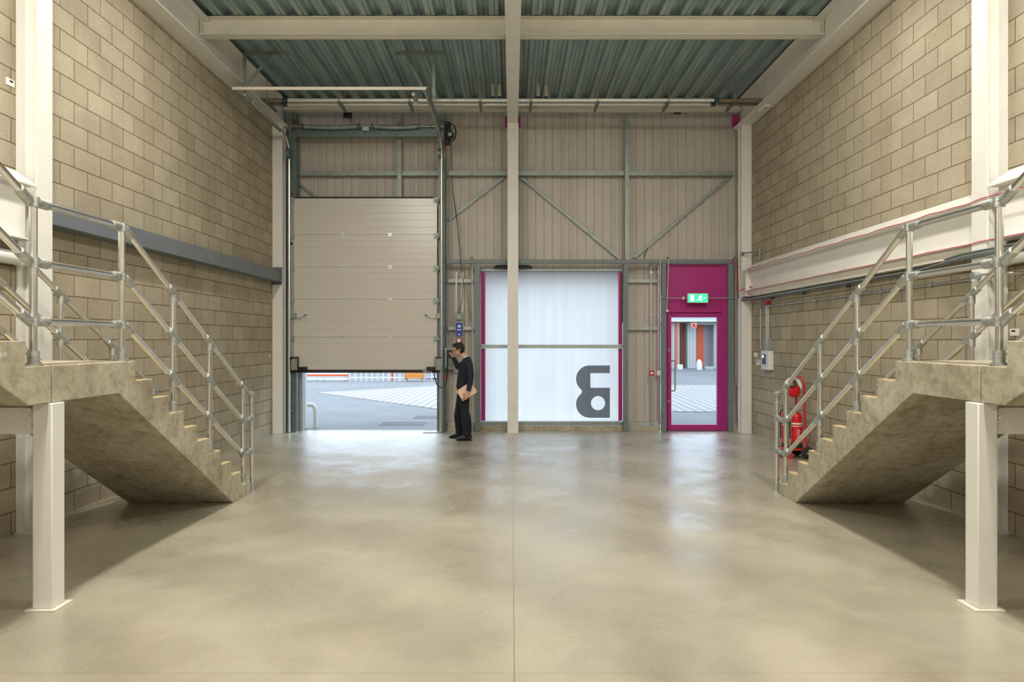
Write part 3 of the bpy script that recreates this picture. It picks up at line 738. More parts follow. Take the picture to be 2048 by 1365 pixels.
# exit sign, conduits near the door
t = thing('exit_sign', at(1396,606,13.14), 'lit green emergency exit sign above the magenta door', 'sign')
MB().box(X_(1375.5,13.10), X_(1416.5,13.10), 13.10, 13.19, Z_(606,13.10), Z_(587,13.10)).build('housing', 'whiteplast', t, bev=.004)
MB().box(X_(1377,13.09), X_(1415,13.09), 13.092, 13.10, Z_(604.5,13.10), Z_(588.5,13.10)).build('lit_face', 'exitgreen', t)
b = MB(); K = 13.09/F
def sg(x, z): return at(1396+x, 596.5-z, 13.09)
b.box(sg(-15,0).x, sg(-8,0).x, 13.088, 13.092, sg(0,-6).z, sg(0,6).z)
b.build('door_pictogram', 'exitwhite', t)
b = MB()
c = sg(6,4.6); b.cyl((c.x,13.088,c.z),(c.x,13.092,c.z),.013,12)
for a, c2, wd in (((5,3.2),(4,-.5),.024),((4,-.5),(7,-3),.017),((7,-3),(6,-6),.015),((4,-.5),(1,-3.5),.016),((1,-3.5),(-2,-4),.014),((5,2.6),(8.5,1),.013),((5,2.6),(1.5,2),.013),((11,0),(15,0),.02)):
    b.bar((sg(*a).x,13.09,sg(*a).z),(sg(*c2).x,13.09,sg(*c2).z), wd, .004)
b.build('running_figure', 'exitwhite', t)
def conduit(pts, r, label, boxes=(), m='galv', name='conduit', clips=0):
    t = thing(name, tuple(pts[0]), label, 'conduit')
    MB().sweep(pts, r, 10).build('tube', m, t)
    for c, rr in boxes: MB().cyl((c[0],c[1]-.03,c[2]),(c[0],c[1]+.02,c[2]),rr,16).build('junction_box', 'galvcast', t)
    return t
conduit([at(1321,520,13.17), at(1321,588,13.17), at(1323,594,13.17), at(1327,596.5,13.17), at(1375,596.5,13.17)], .010, 'conduit bending to the exit sign above the magenta door', [(at(1365.8,596.5,13.15),.032)])
conduit([at(1417,596.5,13.17), at(1470,596.5,13.17)], .010, 'short conduit running right from the exit sign')
conduit([at(1337,518,13.15), at(1336,560,13.15), at(1334,622,13.15)], .008, 'thin conduit dropping to a round box on magenta frame', [(at(1333.8,622,13.15),.030)])
t = conduit([at(1302,517,13.38), at(1302,742,13.38)], .012, 'conduit dropping to the red fire call point')
for py in (545,630,717): MB().box(X_(1299,13.4),X_(1305,13.4),13.37,13.42,Z_(py+1.2,13.4),Z_(py-1.2,13.4)).build('clip','galv',t)
t = conduit([at(1317.5,517,13.36), at(1317.5,742,13.36)], .014, 'conduit dropping to the white switch left of magenta door')
for py in (545,630,717): MB().box(X_(1314,13.4),X_(1321,13.4),13.35,13.42,Z_(py+1.2,13.4),Z_(py-1.2,13.4)).build('clip','galv',t)
def strut(px, py0, py1, Y, label, w=.03, m='perf'):
    t = thing('perforated_strut', at(px,py1,Y), label, 'strut')
    MB().box(X_(px,Y)-w/2, X_(px,Y)+w/2, Y, Y+.02, Z_(py1,Y), Z_(py0,Y)).build('channel', m, t)
    return t
strut(1302.5, 754, 851, 13.40, 'perforated strut below the red fire call point')
strut(1318, 754, 851, 13.40, 'perforated strut below the white switch')
t = thing('fire_call_point', at(1303.5,752,13.36), 'small red fire alarm call point left of magenta door', 'call point')
pb(1298.5,1308.5,742,752,13.33,13.38).build('housing', 'red', t, bev=.004)
pb(1300.5,1306.5,744.5,749,13.325,13.33).build('break_glass', 'label', t)
t = thing('light_switch', at(1319,752,13.36), 'white square switch box left of magenta door', 'switch')
pb(1314.5,1323.5,742.5,751.5,13.32,13.37).build('box', 'whiteplast', t, bev=.004)
pb(1317.5,1320.5,745,749,13.315,13.32).build('rocker', 'label', t)
# right of the magenta door: tray, black cables
steel('cable_tray', MB().box(X_(1468.5,13.2),X_(1473,13.2),13.15,13.2,.9,Z_(517,13.2)), 'galvdull', 'narrow vertical cable tray right of the magenta door', 'tray')
cable('black_cable', [at(1463,521,13.1), at(1470,514,13.1), at(1474,520,13.0), at(1476,560,12.98), at(1477,598,12.95)], .008, 'black', 'black cable looping over the frame above magenta door')
for px, lab in ((893+52, 'black cable tail poking above frame left of window'), (1290, 'black cable tail curving above frame right of window'), (1337, 'black cable tail standing above the magenta door')):
    cable('cable_tail', [at(px,521,13.3), at(px-.5,512,13.3), at(px+3,503,13.3), at(px+4,497,13.35)] if px == 1290 else [at(px,521,13.3), at(px,515,13.3), at(px-2,514,13.3), at(px-3,519,13.3)], .007, 'black', lab)

# ================================================================== SECTIONAL DOOR
dr = thing('door_1', (-2.82, 13.15, 0), 'partly raised beige sectional overhead door in the far left bay', 'door', kind='structure')
zj = [1.20, 1.83, 2.555, 3.18, 3.80, 4.50]
DX0, DX1 = -4.19, -1.475
def panel(z0, z1, ribs):
    b = MB(); ya, yb_ = 13.11, 13.15
    pts = [(yb_, z0), (ya+.012, z0), (ya+.012, z0+.004), (ya, z0+.006)]
    for i in range(1, ribs):
        z = z0+(z1-z0)*i/ribs; pts += [(ya, z-.006), (ya+.004, z-.003), (ya+.004, z+.003), (ya, z+.006)]
    pts += [(ya, z1-.004), (ya+.012, z1-.003), (ya+.012, z1), (yb_, z1)]
    return b.prism(pts, 'x', DX0, DX1)
for i in range(5):
    p = panel(zj[i], zj[i+1], 5 if i == 4 else 5).build('door_panel', 'doorpanel', dr, sharp=15)
    for xa, xb in ((DX0-.062, DX0-.001), (DX1+.001, DX1+.035)):
        MB().box(xa, xb, 13.10, 13.15, zj[i], zj[i+1]-.002).build('end_stile', 'extclad' if xa < -4 else 'doorpanel', p)
    for xh in (X_(685,13.1), X_(780,13.1)):
        if i:
            b = MB().box(xh-.035, xh+.035, 13.10, 13.109, zj[i]-.028, zj[i]+.028).cyl((xh-.03,13.10,zj[i]),(xh+.03,13.10,zj[i]),.008,8)
            b.build('hinge', 'galv', dr)
    for xs, sd in ((DX0-.03,-1),(DX1+.02,1)):
        z = zj[i+1]-.02 if i < 4 else 4.47
        b = MB().box(xs-.045, xs+.045, 13.075, 13.10, z-.06, z+.045).cyl((xs+sd*.0,13.06,z-.02),(xs+sd*.075,13.06,z-.02),.016,10)
        b.build('roller_hinge', 'galvdull', dr)
MB().box(DX0-.06, DX1+.06, 13.105, 13.155, 1.145, 1.20).build('bottom_seal', 'black', dr)
MB().box(DX0-.06, DX1+.03, 13.11, 13.15, 4.50, 4.53).build('top_seal', 'black', dr)
for xs, sd in ((X_(590,13.05),1),(X_(877,13.05),-1)):
    b = MB().box(xs-.05, xs+.05, 13.03, 13.10, 1.20, 1.42)
    b.build('bottom_bracket', 'galvdull', dr)
    MB().box(xs-.055, xs+.055, 13.035, 13.10, 1.42, 1.45).box(xs+sd*.05, xs+sd*.06, 13.03,13.10,1.2,1.45).build('bracket_guard', 'black', dr)
    MB().box(*sorted((xs+sd*.07, xs+sd*.23)), 13.03, 13.105, 1.205, 1.26).build('slack_rope_switch', 'blackgloss', dr)
for px, sd in ((586,1),(878,-1)):
    X0 = X_(px, 13.07)
    b = MB().box(X0-.05, X0+.06, 13.05, 13.10, Z_(637,13.07), Z_(627,13.07)); b.build('shoot_bolt', 'galvdull', dr)
    MB().sweep([(X0+sd*.05,13.05,Z_(638,13.0)),(X0+sd*.14,13.04,Z_(638,13.0)),(X0+sd*.235,13.02,Z_(631,13.0))], .006, 8).ell((X0+sd*.25,13.02,Z_(630.5,13.0)),(.02,.02,.02),seg=12).build('bolt_lever', 'galvdark', dr)
MB().box(X_(845,13.0), X_(853,13.0), 13.075, 13.10, 1.155, 1.215).build('label_plate', 'greyplast', dr)
me = text_mesh('DL2', .055, .001, MT((X_(859,13.1),13.10,1.172)) @ Matrix.Rotation(PI/2, 4, 'X'))
link(me, 'seal_lettering', 'label', dr)
# posts and tracks
steel('steel_upright', MB().box(-4.305,-4.255,13.14,13.34,0,6.16).box(-4.255,-4.16,13.17,13.34,0,6.16), 'galvdark', 'dark grey steel post left of the overhead door', 'post')
steel('steel_upright', MB().box(-1.415,-1.28,13.17,13.34,0,6.16), 'galvdark', 'dark grey steel post right of the overhead door', 'post')
def track(X, side, label):
    t = thing('roller_track', (X, 12.9, 0), label, 'track')
    zc = 5.66; r = .38
    path = [(X,13.06,.01),(X,13.06,zc-r)]
    for i in range(1,9):
        a = i/8*PI/2; path.append((X, 13.06-r+r*math.cos(a), zc-r+r*math.sin(a)))
    path.append((X, 10.52, zc))
    b = MB()
    for i in range(len(path)-1):
        pass
    b.sweep(path, [(.026,.022)]*len(path), 8, ref=(1,0,0)); b.build('running_rail', 'galv', t)
    b = MB().sweep([(X+side*.03,13.10,.01),(X+side*.03,13.10,5.3)], [(.035,.018)]*2, 4, ref=(1,0,0)); b.build('vertical_angle', 'galvdark', t)
    b = MB().sweep([(X+side*.03,12.65,zc),(X+side*.03,10.50,zc)], [(.035,.03)]*2, 4, ref=(1,0,0)); b.build('horizontal_angle', 'galvdark', t)
    for z in (.4,1.4,2.5,3.6,4.6): MB().box(X-.02,X+.05,13.10,13.14,z,z+.05).build('track_bracket','galvdark',t)
    return t
track(-4.265,-1,'left galvanised track of the overhead door curving to horizontal')
track(-1.355,1,'right galvanised track of the overhead door curving to horizontal')
steel('track_crossbar', MB().box(-4.30,-1.32,10.475,10.50,5.622,5.665), 'cream', 'pale channel joining near ends of the door tracks', 'bar')
def hanger(px_a, px_b, pv, pd_top, X, label):
    Y = 10.9; t = thing('track_hanger', (X, Y, 5.66), label, 'hanger')
    zt = 6.37
    MB().box(X_(px_a,Y), X_(px_b,Y), Y-.02, Y+.02, zt-.045, zt).build('top_angle', 'galvdull', t)
    MB().bar((X_(pv,Y),Y-.02,zt-.02),(X_(pv,Y)+.0,Y-.02,5.58),.05,.03).build('drop_strut','galvdull',t)
    MB().bar((X_(pd_top,Y),Y-.04,zt-.03),(X,10.70,5.66),.04,.02).build('diagonal_strut','galvdull',t)
Yh = 10.9
hanger(462,577,490,546,-4.25,'left galvanised hanger frame holding the door track')
hanger(792,890,868,812,-1.37,'right galvanised hanger frame holding the door track')
for X, lab in ((-4.12,'left'),(-1.52,'right')):
    steel('spring_bumper', MB().cyl((X,10.5,5.56),(X,10.8,5.56),.028,12).cyl((X,10.8,5.56),(X,10.83,5.56),.045,12), 'galvdull', 'small spring buffer at the %s end of track crossbar' % lab, 'buffer')
# torsion shaft
t = thing('torsion_shaft', (-2.85,12.98,5.3), 'spring balance shaft and channel above the overhead door', 'shaft')
MB().box(-4.14,-1.43,13.10,13.16,Z_(273.5,13.1),Z_(251,13.1)).build('mounting_channel','galvdark',t)
zs = Z_(255,13.02)
MB().cyl((-4.2,13.02,zs+.02),(-1.10,13.02,zs+.02),.0127,10).build('shaft_tube','galv',t)
for a, b_ in ((608,714),(748,834)):
    n = 60; xa, xb = X_(a,13.02), X_(b_,13.02)
    pts = []
    for i in range(n): pts.append((xa+(xb-xa)*i/(n-1), 13.02, zs+.02-.022*math.sin(PI*i/(n-1))))
    MB().sweep(pts, [.040+.004*(i%2) for i in range(n)], 12).build('torsion_spring','galvdull',t)
for px in (604,718,744,838,862): MB().cyl((X_(px,13.02)-.012,13.02,zs+.02),(X_(px,13.02)+.012,13.02,zs+.02),.058 if px != 862 else .03,14).build('spring_plug','galvdark',t)
pb(725,738,253,261,12.99,13.09).build('centre_bearing','galv',t)
for X in (-4.26,-1.38): MB().cyl((X-.03,13.0,5.33),(X+.03,13.0,5.33),.095,20).build('cable_drum','galvdark',t)
pb(578,583,226,262,13.0,13.03).build('end_bearing_plate','copper',t)
# motor
t = thing('chain_operator', at(897,288,13.0), 'black chain operator with coiled cable beside the overhead door', 'motor')
pb(888,901,243,286,12.92,13.12).build('gear_case','blackgloss',t,bev=.01)
pts = [(X_(902,12.9)+.10*math.cos(2*PI*i/20)*(1-.05*(i//20)), 12.89-.006*(i//20), Z_(266,12.9)+.165*math.sin(2*PI*i/20)) for i in range(61)]
MB().sweep(pts,.009,6).build('coiled_cable','black',t)
c = at(900,270,12.88); MB().cyl((c.x,12.86,c.z),(c.x,12.92,c.z),.075,20).build('chain_wheel','black',t)
MB().cyl((c.x,12.85,c.z),(c.x,12.86,c.z),.035,16).build('hub','galv',t)
cable('red_pull_cord',[at(891,288,13.1),at(892,305,13.1)],.01,'redcable','short red cord hanging below the door operator','cord')
# thin wires from operator to control box
cable('black_cable',[at(902,290,13.3),at(905,380,13.42),at(914,440,13.42),at(921,520,13.18),at(926,560,13.18),at(925,600,13.18),at(919,624,13.28),at(918,628,13.3)],.006,'black','black cable hanging from operator to grey control box')
cable('chain_loop',[at(897,690,12.98),at(894,600,13.0),at(898,480,13.0),at(899,360,13.0),at(900,290,12.9)],.004,'galvdark','thin operating chain hanging beside the overhead door','chain')
cable('brace_wire',[at(906,390,13.48),at(928,545,13.48),at(941,640,13.48)],.004,'galvdark','thin diagonal wire crossing behind the control boxes','wire')
# control boxes
strut(912.5,545,688,13.42,'left perforated strut behind the control boxes')
strut(925,545,700,13.42,'right perforated strut behind the control boxes')
conduit([at(944,522,13.36), at(944.5,690,13.36), at(944.5,846,13.36)], .012, 'tall thin conduit left of the lit window frame')
t = thing('isolator_box', at(918,641,13.38), 'grey isolator box mounted above the blue control panel', 'box')
pb(911,924.5,625,640,13.32,13.41).build('housing','greyplast',t,bev=.005)
pb(913,922.5,628,637,13.31,13.32).build('cover','galvdull',t)
t = thing('control_panel', at(918,672,13.38), 'blue door control panel above the man', 'control panel')
pb(911,925,642,674,13.34,13.41).build('housing','greyplast',t,bev=.004)
pb(912,924.5,646,672,13.32,13.34).build('blue_face','blue',t)
c = at(918.5,653,13.31); MB().cyl((c.x,13.30,c.z),(c.x,13.32,c.z),.028,18).build('dial','label',t)
pb(914,922,659,661,13.315,13.32).box(X_(916,13.3),X_(920,13.3),13.315,13.32,Z_(670.5,13.3),Z_(668,13.3)).build('printed_marks','label',t)
t = thing('emergency_stop', at(918,688,13.36), 'grey box with a pale round push button below the blue panel', 'switch')
pb(911.5,924.5,675,689,13.33,13.41).build('housing','greyplast',t,bev=.004)
c = at(918,681.5,13.3); MB().cyl((c.x,13.29,c.z),(c.x,13.33,c.z),.05,20).build('collar','red',t)
MB().cyl((c.x,13.27,c.z),(c.x,13.29,c.z),.034,18).build('button','label',t)
# reel the man reaches for
t = thing('chain_keeper', at(900,735,13.0), 'black chain keeper and grey bracket beside the track', 'bracket')
MB().box(-1.28,-.98,12.98,13.02,Z_(699,13.0),Z_(697,13.0)).box(-1.27,-1.24,12.98,13.02,Z_(735,13.0),Z_(699,13.0)).build('bracket_arm','galvdull',t)
pb(896,912,733,739,13.3,13.38).build('shelf','greyplast',t)
pb(895,904,701,716,12.86,13.04).build('keeper_body','blackgloss',t,bev=.01)
c = at(901,712,12.84); MB().cyl((c.x,12.83,c.z),(c.x,12.87,c.z),.055,16).build('wheel','black',t)
pb(897,914,708,738,13.36,13.42).build('backing_plate','greyplast',t)
cable('black_cable',[at(868,745,13.05),at(870,757,13.0),at(873,768,13.0),at(880,776,12.98),at(886,776,12.98),at(892,768,12.98),at(894.5,750,12.98),at(895,700,13.0)],.010,'black','black cable looping from the door bottom to its track')
cable('black_cable',[at(884,741,13.0),at(902,741,13.0),at(906,746,13.0),at(914,749,13.0),at(922,748,13.1)],.006,'black','thin black lead running behind the man at chest height')
steel('cable_gland', pb(890,893,752,762,12.99,13.03), 'redcable', 'small red connector on the right door track', 'connector')
steel('track_foot_plate', MB().box(X_(846,13.0),X_(886,13.0),13.0,13.05,0,.012), 'galvdark', 'thin steel plate on the floor at right door jamb', 'plate')
# threshold jamb outside
steel('side_jamb', MB().box(-4.16,-4.10,13.35,13.54,0,3.6), 'greyplast', 'inner grey jamb at the left side of the opening', 'jamb')
steel('side_jamb', MB().box(-1.47,-1.41,13.36,13.54,0,3.6), 'postgrey', 'inner dark jamb at the right side of the opening', 'jamb')

# ================================================================== CEILING SERVICES
for yy, zz, which in ((11.91,5.965,'nearer'),(12.11,5.965,'farther')):
    t = thing('service_pipe', (0,yy,5.93), 'bright galvanised pipe running across under the roof, %s of the pair' % which, 'pipe')
    MB().cyl((X_(575,yy),yy,zz),(X_(1430,yy),yy,zz),.030,16).build('bright_run','galvbright',t)
    MB().cyl((X_(1436,yy),yy,zz),(4.50,yy,zz),.030,14).build('brown_end','copper',t,label='brown finished end run')
    MB().cyl((-4.50,yy,zz),(X_(567,yy),yy,zz),.030,14).build('brown_end','copper',t,label='brown finished end run')
    for a, b_ in ((566,576),(1428,1438)) if which == 'nearer' else ((565,575),(1421,1431)):
        MB().cyl((X_(a,yy),yy,zz),(X_(b_,yy),yy,zz),.043,14).build('coupling','bluedark',t,label='dark blue coupling')
    for px in (857,): MB().cyl((X_(px,yy),yy,zz),(X_(px+6,yy),yy,zz),.034,12).build('sleeve','galvcast',t)
steel('pipe_end_cap', MB().cyl((4.42,11.88,5.88),(4.42,12.14,5.88),.045,12).box(4.38,4.50,11.87,11.93,5.84,5.93), 'whiteplast', 'white fitting where the service pipes meet right wall', 'fitting')
pos = ['in the far left corner','left of the left track','near middle of the left bay','right of the overhead door','just right of the central column','in the left half of the right bay','in the right half of the right bay','in the far right corner']
for px, w_ in zip((533,677,818,960,1062,1196,1338,1470), pos):
    X = X_(px,11.85); t = thing('pipe_bracket', (X,12.08,5.9), 'slotted hanging bracket under the pipes, %s' % w_, 'bracket', 'pipe brackets under the roof')
    MB().box(X-.022,X+.022,11.85,12.33,5.893,5.93).build('channel','galvdark',t)
    for yy in (11.87,12.30): MB().cyl((X,yy,5.93),(X,yy,6.375),.006,6).build('threaded_rod','galvdull',t)
for px, top, lab in ((986,158,'shorter pipe drop left of the central beam'),(999,151,'taller pipe drop left of the central beam'),(1076,157,'shorter pipe drop right of the central beam'),(1092,151,'taller pipe drop right of the central beam')):
    Y = 12.3; X = X_(px,Y); t = thing('pipe_drop', (X,Y,6.0), 'pale vertical '+lab, 'pipe')
    MB().cyl((X,Y,6.16),(X,Y,6.375),.032,14).build('upper_tube','cream',t)
    MB().cyl((X,Y,6.07),(X,Y,6.16),.036,14).build('valve_band','bluedark',t,label='dark blue band')
    MB().cyl((X,Y,5.99),(X,Y,6.07),.022,12).build('lower_tube','galv',t)

# ================================================================== RIGHT WALL SERVICES
for i, (dz, dx) in enumerate(((0,0),(-.022,.02),(.024,.025))):
    pts = [(4.36+dx, 13.0-.0, 2.545+dz)] + [(4.49+dx, 12.5, 2.555+dz), (4.49+dx, 7.5, 2.555+dz), (4.345, 6.62, 2.58+dz), (4.345, 2.5, 2.60+dz)]
    cable('conduit_run', pts, .011, 'galvdark' if i else 'galv', 'long conduit under the right wall beam, %s of three' % ('middle','lowest','topmost')[i], 'conduit', n=10)
for k, y in enumerate((11.9,10.6,9.2,7.9)):
    steel('conduit_support', MB().box(4.50,4.565,y,y+.04,2.48,2.583), 'galvdark', 'small black steel bracket under the right beam, %s from the far end' % ('first','second','third','fourth')[k], 'bracket')
t = thing('service_conduit', (4.54,9.5,2.37), 'pale horizontal conduit along the right block wall below the beam', 'conduit')
MB().sweep([(4.545,12.35,2.375),(4.545,6.66,2.375),(4.34,6.58,2.38),(4.34,6.2,2.38),(4.545,6.1,2.38),(4.545,3,2.38)],.011,10).build('tube','galv',t)
for y in (12.05,10.2,6.70): MB().cyl((4.52,y-.035,2.375),(4.52,y+.035,2.375),.03,12).build('junction_box','galvcast',t)
MB().cyl((4.30,6.38,2.38),(4.37,6.38,2.38),.035,14).build('junction_box','galvcast',t)
for y in (11.4,10.7,9.6,8.4,7.4): MB().box(4.535,4.57,y,y+.02,2.35,2.40).build('clip','galv',t)
t = thing('bunched_trunking', (4.5,12.2,2.2), 'grey block fitting on right wall near the far column', 'fitting')
Yt = 12.44
MB().box(4.50,4.568,Yt-.05,Yt+.05,Z_(616,Yt),Z_(600,Yt)).build('body','greyplast',t,bev=.004)
MB().cyl((4.535,Yt,Z_(698,Yt)),(4.535,Yt,Z_(618,Yt)),.010,10).build('drop_tube','galv',t)
steel('cable_gland', MB().box(4.50,4.56,12.05,12.22,2.40,2.47), 'redcable', 'red cable entry above the three vertical conduits', 'fitting')
for i, y in enumerate((12.20,12.14,12.08)):
    cable('vertical_conduit',[(4.545,y,Z_(702,y)),(4.545,y,2.42)],.011,'galv','vertical conduit above the wall panel, %s of three' % ('left','middle','right')[i],'conduit',n=10)
# electrical panel
t = thing('alarm_panel', (4.52,12.1,1.24), 'white wall mounted alarm panel with a small display', 'panel')
y0, y1 = 11.92, 12.26
MB().box(4.47,4.568,y0,y1,Z_(740,12.1),Z_(702,12.1)).build('cabinet','whiteplast',t,bev=.006)
# the panel faces the room; its display
MB().box(4.466,4.471,12.02,12.20,Z_(729,12.1),Z_(709,12.1)).build('keypad','screen',t)
MB().box(4.463,4.467,12.11,12.18,Z_(716,12.1),Z_(711,12.1)).build('display','lamp',t)
b = MB()
for y in (12.24,12.02): b.box(4.51,4.567,y-.02,y+.02,Z_(701,12.1),Z_(676,12.1))
b.build('cable_entry','greyplast',t)
t = thing('thermostat', (4.55,12.75,1.3), 'small white thermostat on the right wall beside the column', 'thermostat')
MB().box(4.53,4.568,12.52,12.68,Z_(731,12.6),Z_(720,12.6)).build('case','whiteplast',t,bev=.004)
MB().box(4.527,4.531,12.56,12.64,Z_(724,12.6),Z_(722,12.6)).build('display','black',t)
steel('blank_plate', MB().box(4.55,4.568,12.70,12.84,Z_(714,12.75),Z_(706,12.75)), 'label', 'small blank white plate above the thermostat', 'plate')
steel('column_bracket', MB().bar((4.35,12.97,Z_(507,12.97)),(4.56,12.7,Z_(507,12.9)),.02,.02).cyl((4.37,12.97,3.38),(4.37,12.97,3.44),.03,10), 'galvdark', 'dark pipe clip crossing the far right column', 'bracket')
steel('pipe_stub', MB().cyl((4.54,12.5,3.235),(4.54,12.5,3.45),.012,8), 'galvdull', 'short pipe stub rising from far end of the white beam', 'pipe')
# small stickers and plates on the blockwork
def sticker(s, y, z, dy, dz, label):
    t = thing('paper_sticker', (s*4.565,y,z), label, 'label')
    MB().box(*sorted((s*4.569,s*4.563)), y-dy/2, y+dy/2, z, z+dz).build('card','label',t)
    MB().box(*sorted((s*4.563,s*4.561)), y-dy*.1, y+dy*.3, z+dz*.55, z+dz*.8).build('print','black',t)
sticker(-1, 6.21, Z_(172,6.21), .10, .065, 'small white label stuck on blockwork at upper left edge')
sticker(1, 6.20, Z_(672,6.2), .11, .065, 'small white label stuck on blockwork at right edge')
sticker(-1, 12.85, Z_(715,12.85), .04, .05, 'tiny white tag on left wall beside far column')
# white drain pipes at the near beams
for s, nm in ((-1,'left'),(1,'right')):
    t = thing('drain_pipe', (s*4.49,5.5,2.5), 'white drain pipe under the near beam on the %s wall' % nm, 'pipe')
    MB().cyl((s*4.49,6.22,2.52),(s*4.49,2.0,2.55),.062,20).build('pipe_run','whiteplast',t)
    MB().cyl((s*4.49,6.26,2.52),(s*4.49,6.19,2.52),.075,20).build('collar','whiteplast',t)

# ================================================================== FIRE POINT TROLLEY
ex, ey = 4.24, 10.35
t = thing('fire_point_trolley', (ex,ey,0), 'red wheeled fire point trolley with alarm bell by right wall', 'trolley')
b = MB()
for dy in (-.15,.15):
    b.sweep([(4.43,ey+dy,.12),(4.39,ey+dy,.30),(4.375,ey+dy,.60),(4.365,ey+dy,1.10),(4.35,ey+dy*.9,1.19),(4.33,ey+dy*.6,1.22),(4.325,ey,1.225)],.016,10)
for z in (.45,.86): b.cyl((4.378,ey-.15,z),(4.378,ey+.15,z),.010,8)
b.build('frame','red',t)
b = MB().box(4.07,4.43,ey-.19,ey+.17,.13,.15).box(4.06,4.07,ey-.19,ey+.17,.13,.17).box(4.07,4.18,ey-.19,ey-.16,.0,.09).box(4.07,4.18,ey+.13,ey+.16,.0,.09).box(4.07,4.10,ey-.19,ey+.16,.06,.14).box(4.38,4.47,ey-.16,ey-.14,.08,.15).box(4.38,4.47,ey+.14,ey+.16,.08,.15)
b.build('shelf','red',t)
for dy in (-.20,.19):
    wh = MB().sweep([(4.395,ey+dy-.022,.093),(4.395,ey+dy-.016,.093),(4.395,ey+dy+.016,.093),(4.395,ey+dy+.022,.093)],[.080,.092,.092,.080],32).build('wheel','black',t)
    MB().cyl((4.395,ey+dy-.028,.093),(4.395,ey+dy+.028,.093),.020,14).build('hub','galv',wh)
MB().cyl((4.395,ey-.22,.093),(4.395,ey+.21,.093),.008,8).build('axle','galvdark',t)
MB().cyl((4.30,ey+.10,1.07),(4.30,ey+.115,1.07),.135,32).build('bell_board','label',t)
MB().sweep([(4.305,ey+.10,1.00),(4.305,ey+.06,1.00),(4.305,ey+.045,1.00),(4.305,ey+.03,1.00)],[.10,.098,.085,.03],32).build('alarm_bell','red',t)
MB().cyl((4.265,ey+.04,1.11),(4.265,ey+.10,1.11),.050,20).build('bell_crank','copper',t)
MB().sweep([(4.265+.052*math.cos(2*PI*i/16),ey+.04,1.11+.052*math.sin(2*PI*i/16)) for i in range(16)],.014,8,closed=True).build('crank_rim','black',t)
def extinguisher(x, y, r, h, label, dark):
    t = thing('fire_extinguisher', (x,y,.15), label, 'fire extinguisher', 'extinguishers on the fire trolley')
    z = .152
    MB().sweep([(x,y,z+.03),(x,y,z+h*.86),(x,y,z+h*.92),(x,y,z+h*.97),(x,y,z+h)],[r,r,r*.9,r*.6,.02],24).build('cylinder','red',t)
    MB().cyl((x,y,z),(x,y,z+h*.13),r+.004,24).build('base_boot','black',t)
    MB().cyl((x,y,z+h),(x,y,z+h+.035),.018,12).build('valve','galv',t)
    MB().bar((x+.01,y-.02,z+h+.03),(x-.02,y-.09,z+h+.07),.02,.012).bar((x+.01,y-.02,z+h+.02),(x-.02,y-.09,z+h+.025),.02,.012).build('lever','black',t)
    MB().sweep([(x-.02,y,z+h+.02),(x-r-.03,y,z+h-.03),(x-r-.025,y,z+h*.6),(x-r-.02,y,z+h*.25)],.010,8).build('hose','black',t)
    b = MB()
    n = 14
    for z0, z1 in ((.66,.70),(.60,.62)):
        ring = []
        for k in range(n): a = -PI*.95+PI*.9*k/(n-1); ring.append((x+(r+.002)*math.cos(a), y+(r+.002)*math.sin(a)))
        for k in range(n-1):
            vs = [b.bm.verts.new((*ring[k],z+h*z0)), b.bm.verts.new((*ring[k+1],z+h*z0)), b.bm.verts.new((*ring[k+1],z+h*z1)), b.bm.verts.new((*ring[k],z+h*z1))]
            b.bm.faces.new(vs)
    b.build('label_band','label',t)
    b = MB()
    for k in range(5): b.box(x-.03+.004*(k%2), x+.022-.005*(k%3), y-r-.0035, y-r+.004, z+h*(.30+.05*k), z+h*(.30+.05*k)+.008)
    b.build('printed_lines','label',t)
extinguisher(4.135, ey-.02, .045, .56, 'slimmer red extinguisher on the left of the trolley', 1)
extinguisher(4.295, ey-.05, .078, .54, 'wider red extinguisher on the right of the trolley', 0)

# ================================================================== THE MAN
gx, gy = -.84, 12.12
man = thing('person', (gx,gy,0), 'man in dark navy sweater and black trousers reaching to the door chain', 'person')
def rotY(a): return Matrix.Rotation(a, 4, 'Y')
body = MB()
hc = Vector((-.945,12.13,1.60))
tilt = rotY(math.radians(-14))          # head tipped forward (towards -X)
def hp(f, l, u): return hc + tilt @ Vector((-f, -l, u))
tr = MT
def hell(b, f, l, u, rf, rl, ru, seg=20): b.ell(hp(f,l,u), (rf,rl,ru), tilt, seg)
hell(body, -.012,0,.025,.095,.075,.092); hell(body, .028,0,-.035,.062,.058,.070); hell(body,.045,0,-.078,.036,.036,.028)
hell(body,.080,0,.018,.018,.045,.018,12)                       # brow
body.sweep([hp(.082,0,.012),hp(.105,0,-.025),hp(.088,0,-.034)],[.008,.013,.008],8)   # nose
hell(body,.083,0,-.056,.012,.022,.006,10); hell(body,.080,0,-.068,.012,.020,.006,10)  # lips
for sd in (1,-1): hell(body,-.008,sd*.076,-.012,.018,.008,.030,10)  # ears
body.sweep([(-.80,12.12,1.40),(-.835,12.125,1.47),(-.885,12.13,1.53)],[.062,.056,.058],16)
torso = [((-.855,12.12,.86),(.105,.150)),((-.862,12.12,.95),(.112,.158)),((-.862,12.12,1.04),(.104,.148)),((-.845,12.12,1.16),(.108,.158)),((-.818,12.12,1.28),(.112,.178)),((-.798,12.12,1.37),(.092,.180)),((-.798,12.12,1.425),(.062,.110)),((-.805,12.12,1.45),(.052,.062))]
def tor(b, g=0., lo=0): b.sweep([p for p, r in torso[lo:]], [(r[0]+g,r[1]+g) for p, r in torso[lo:]], 28, ref=(1,0,0))
tor(body)
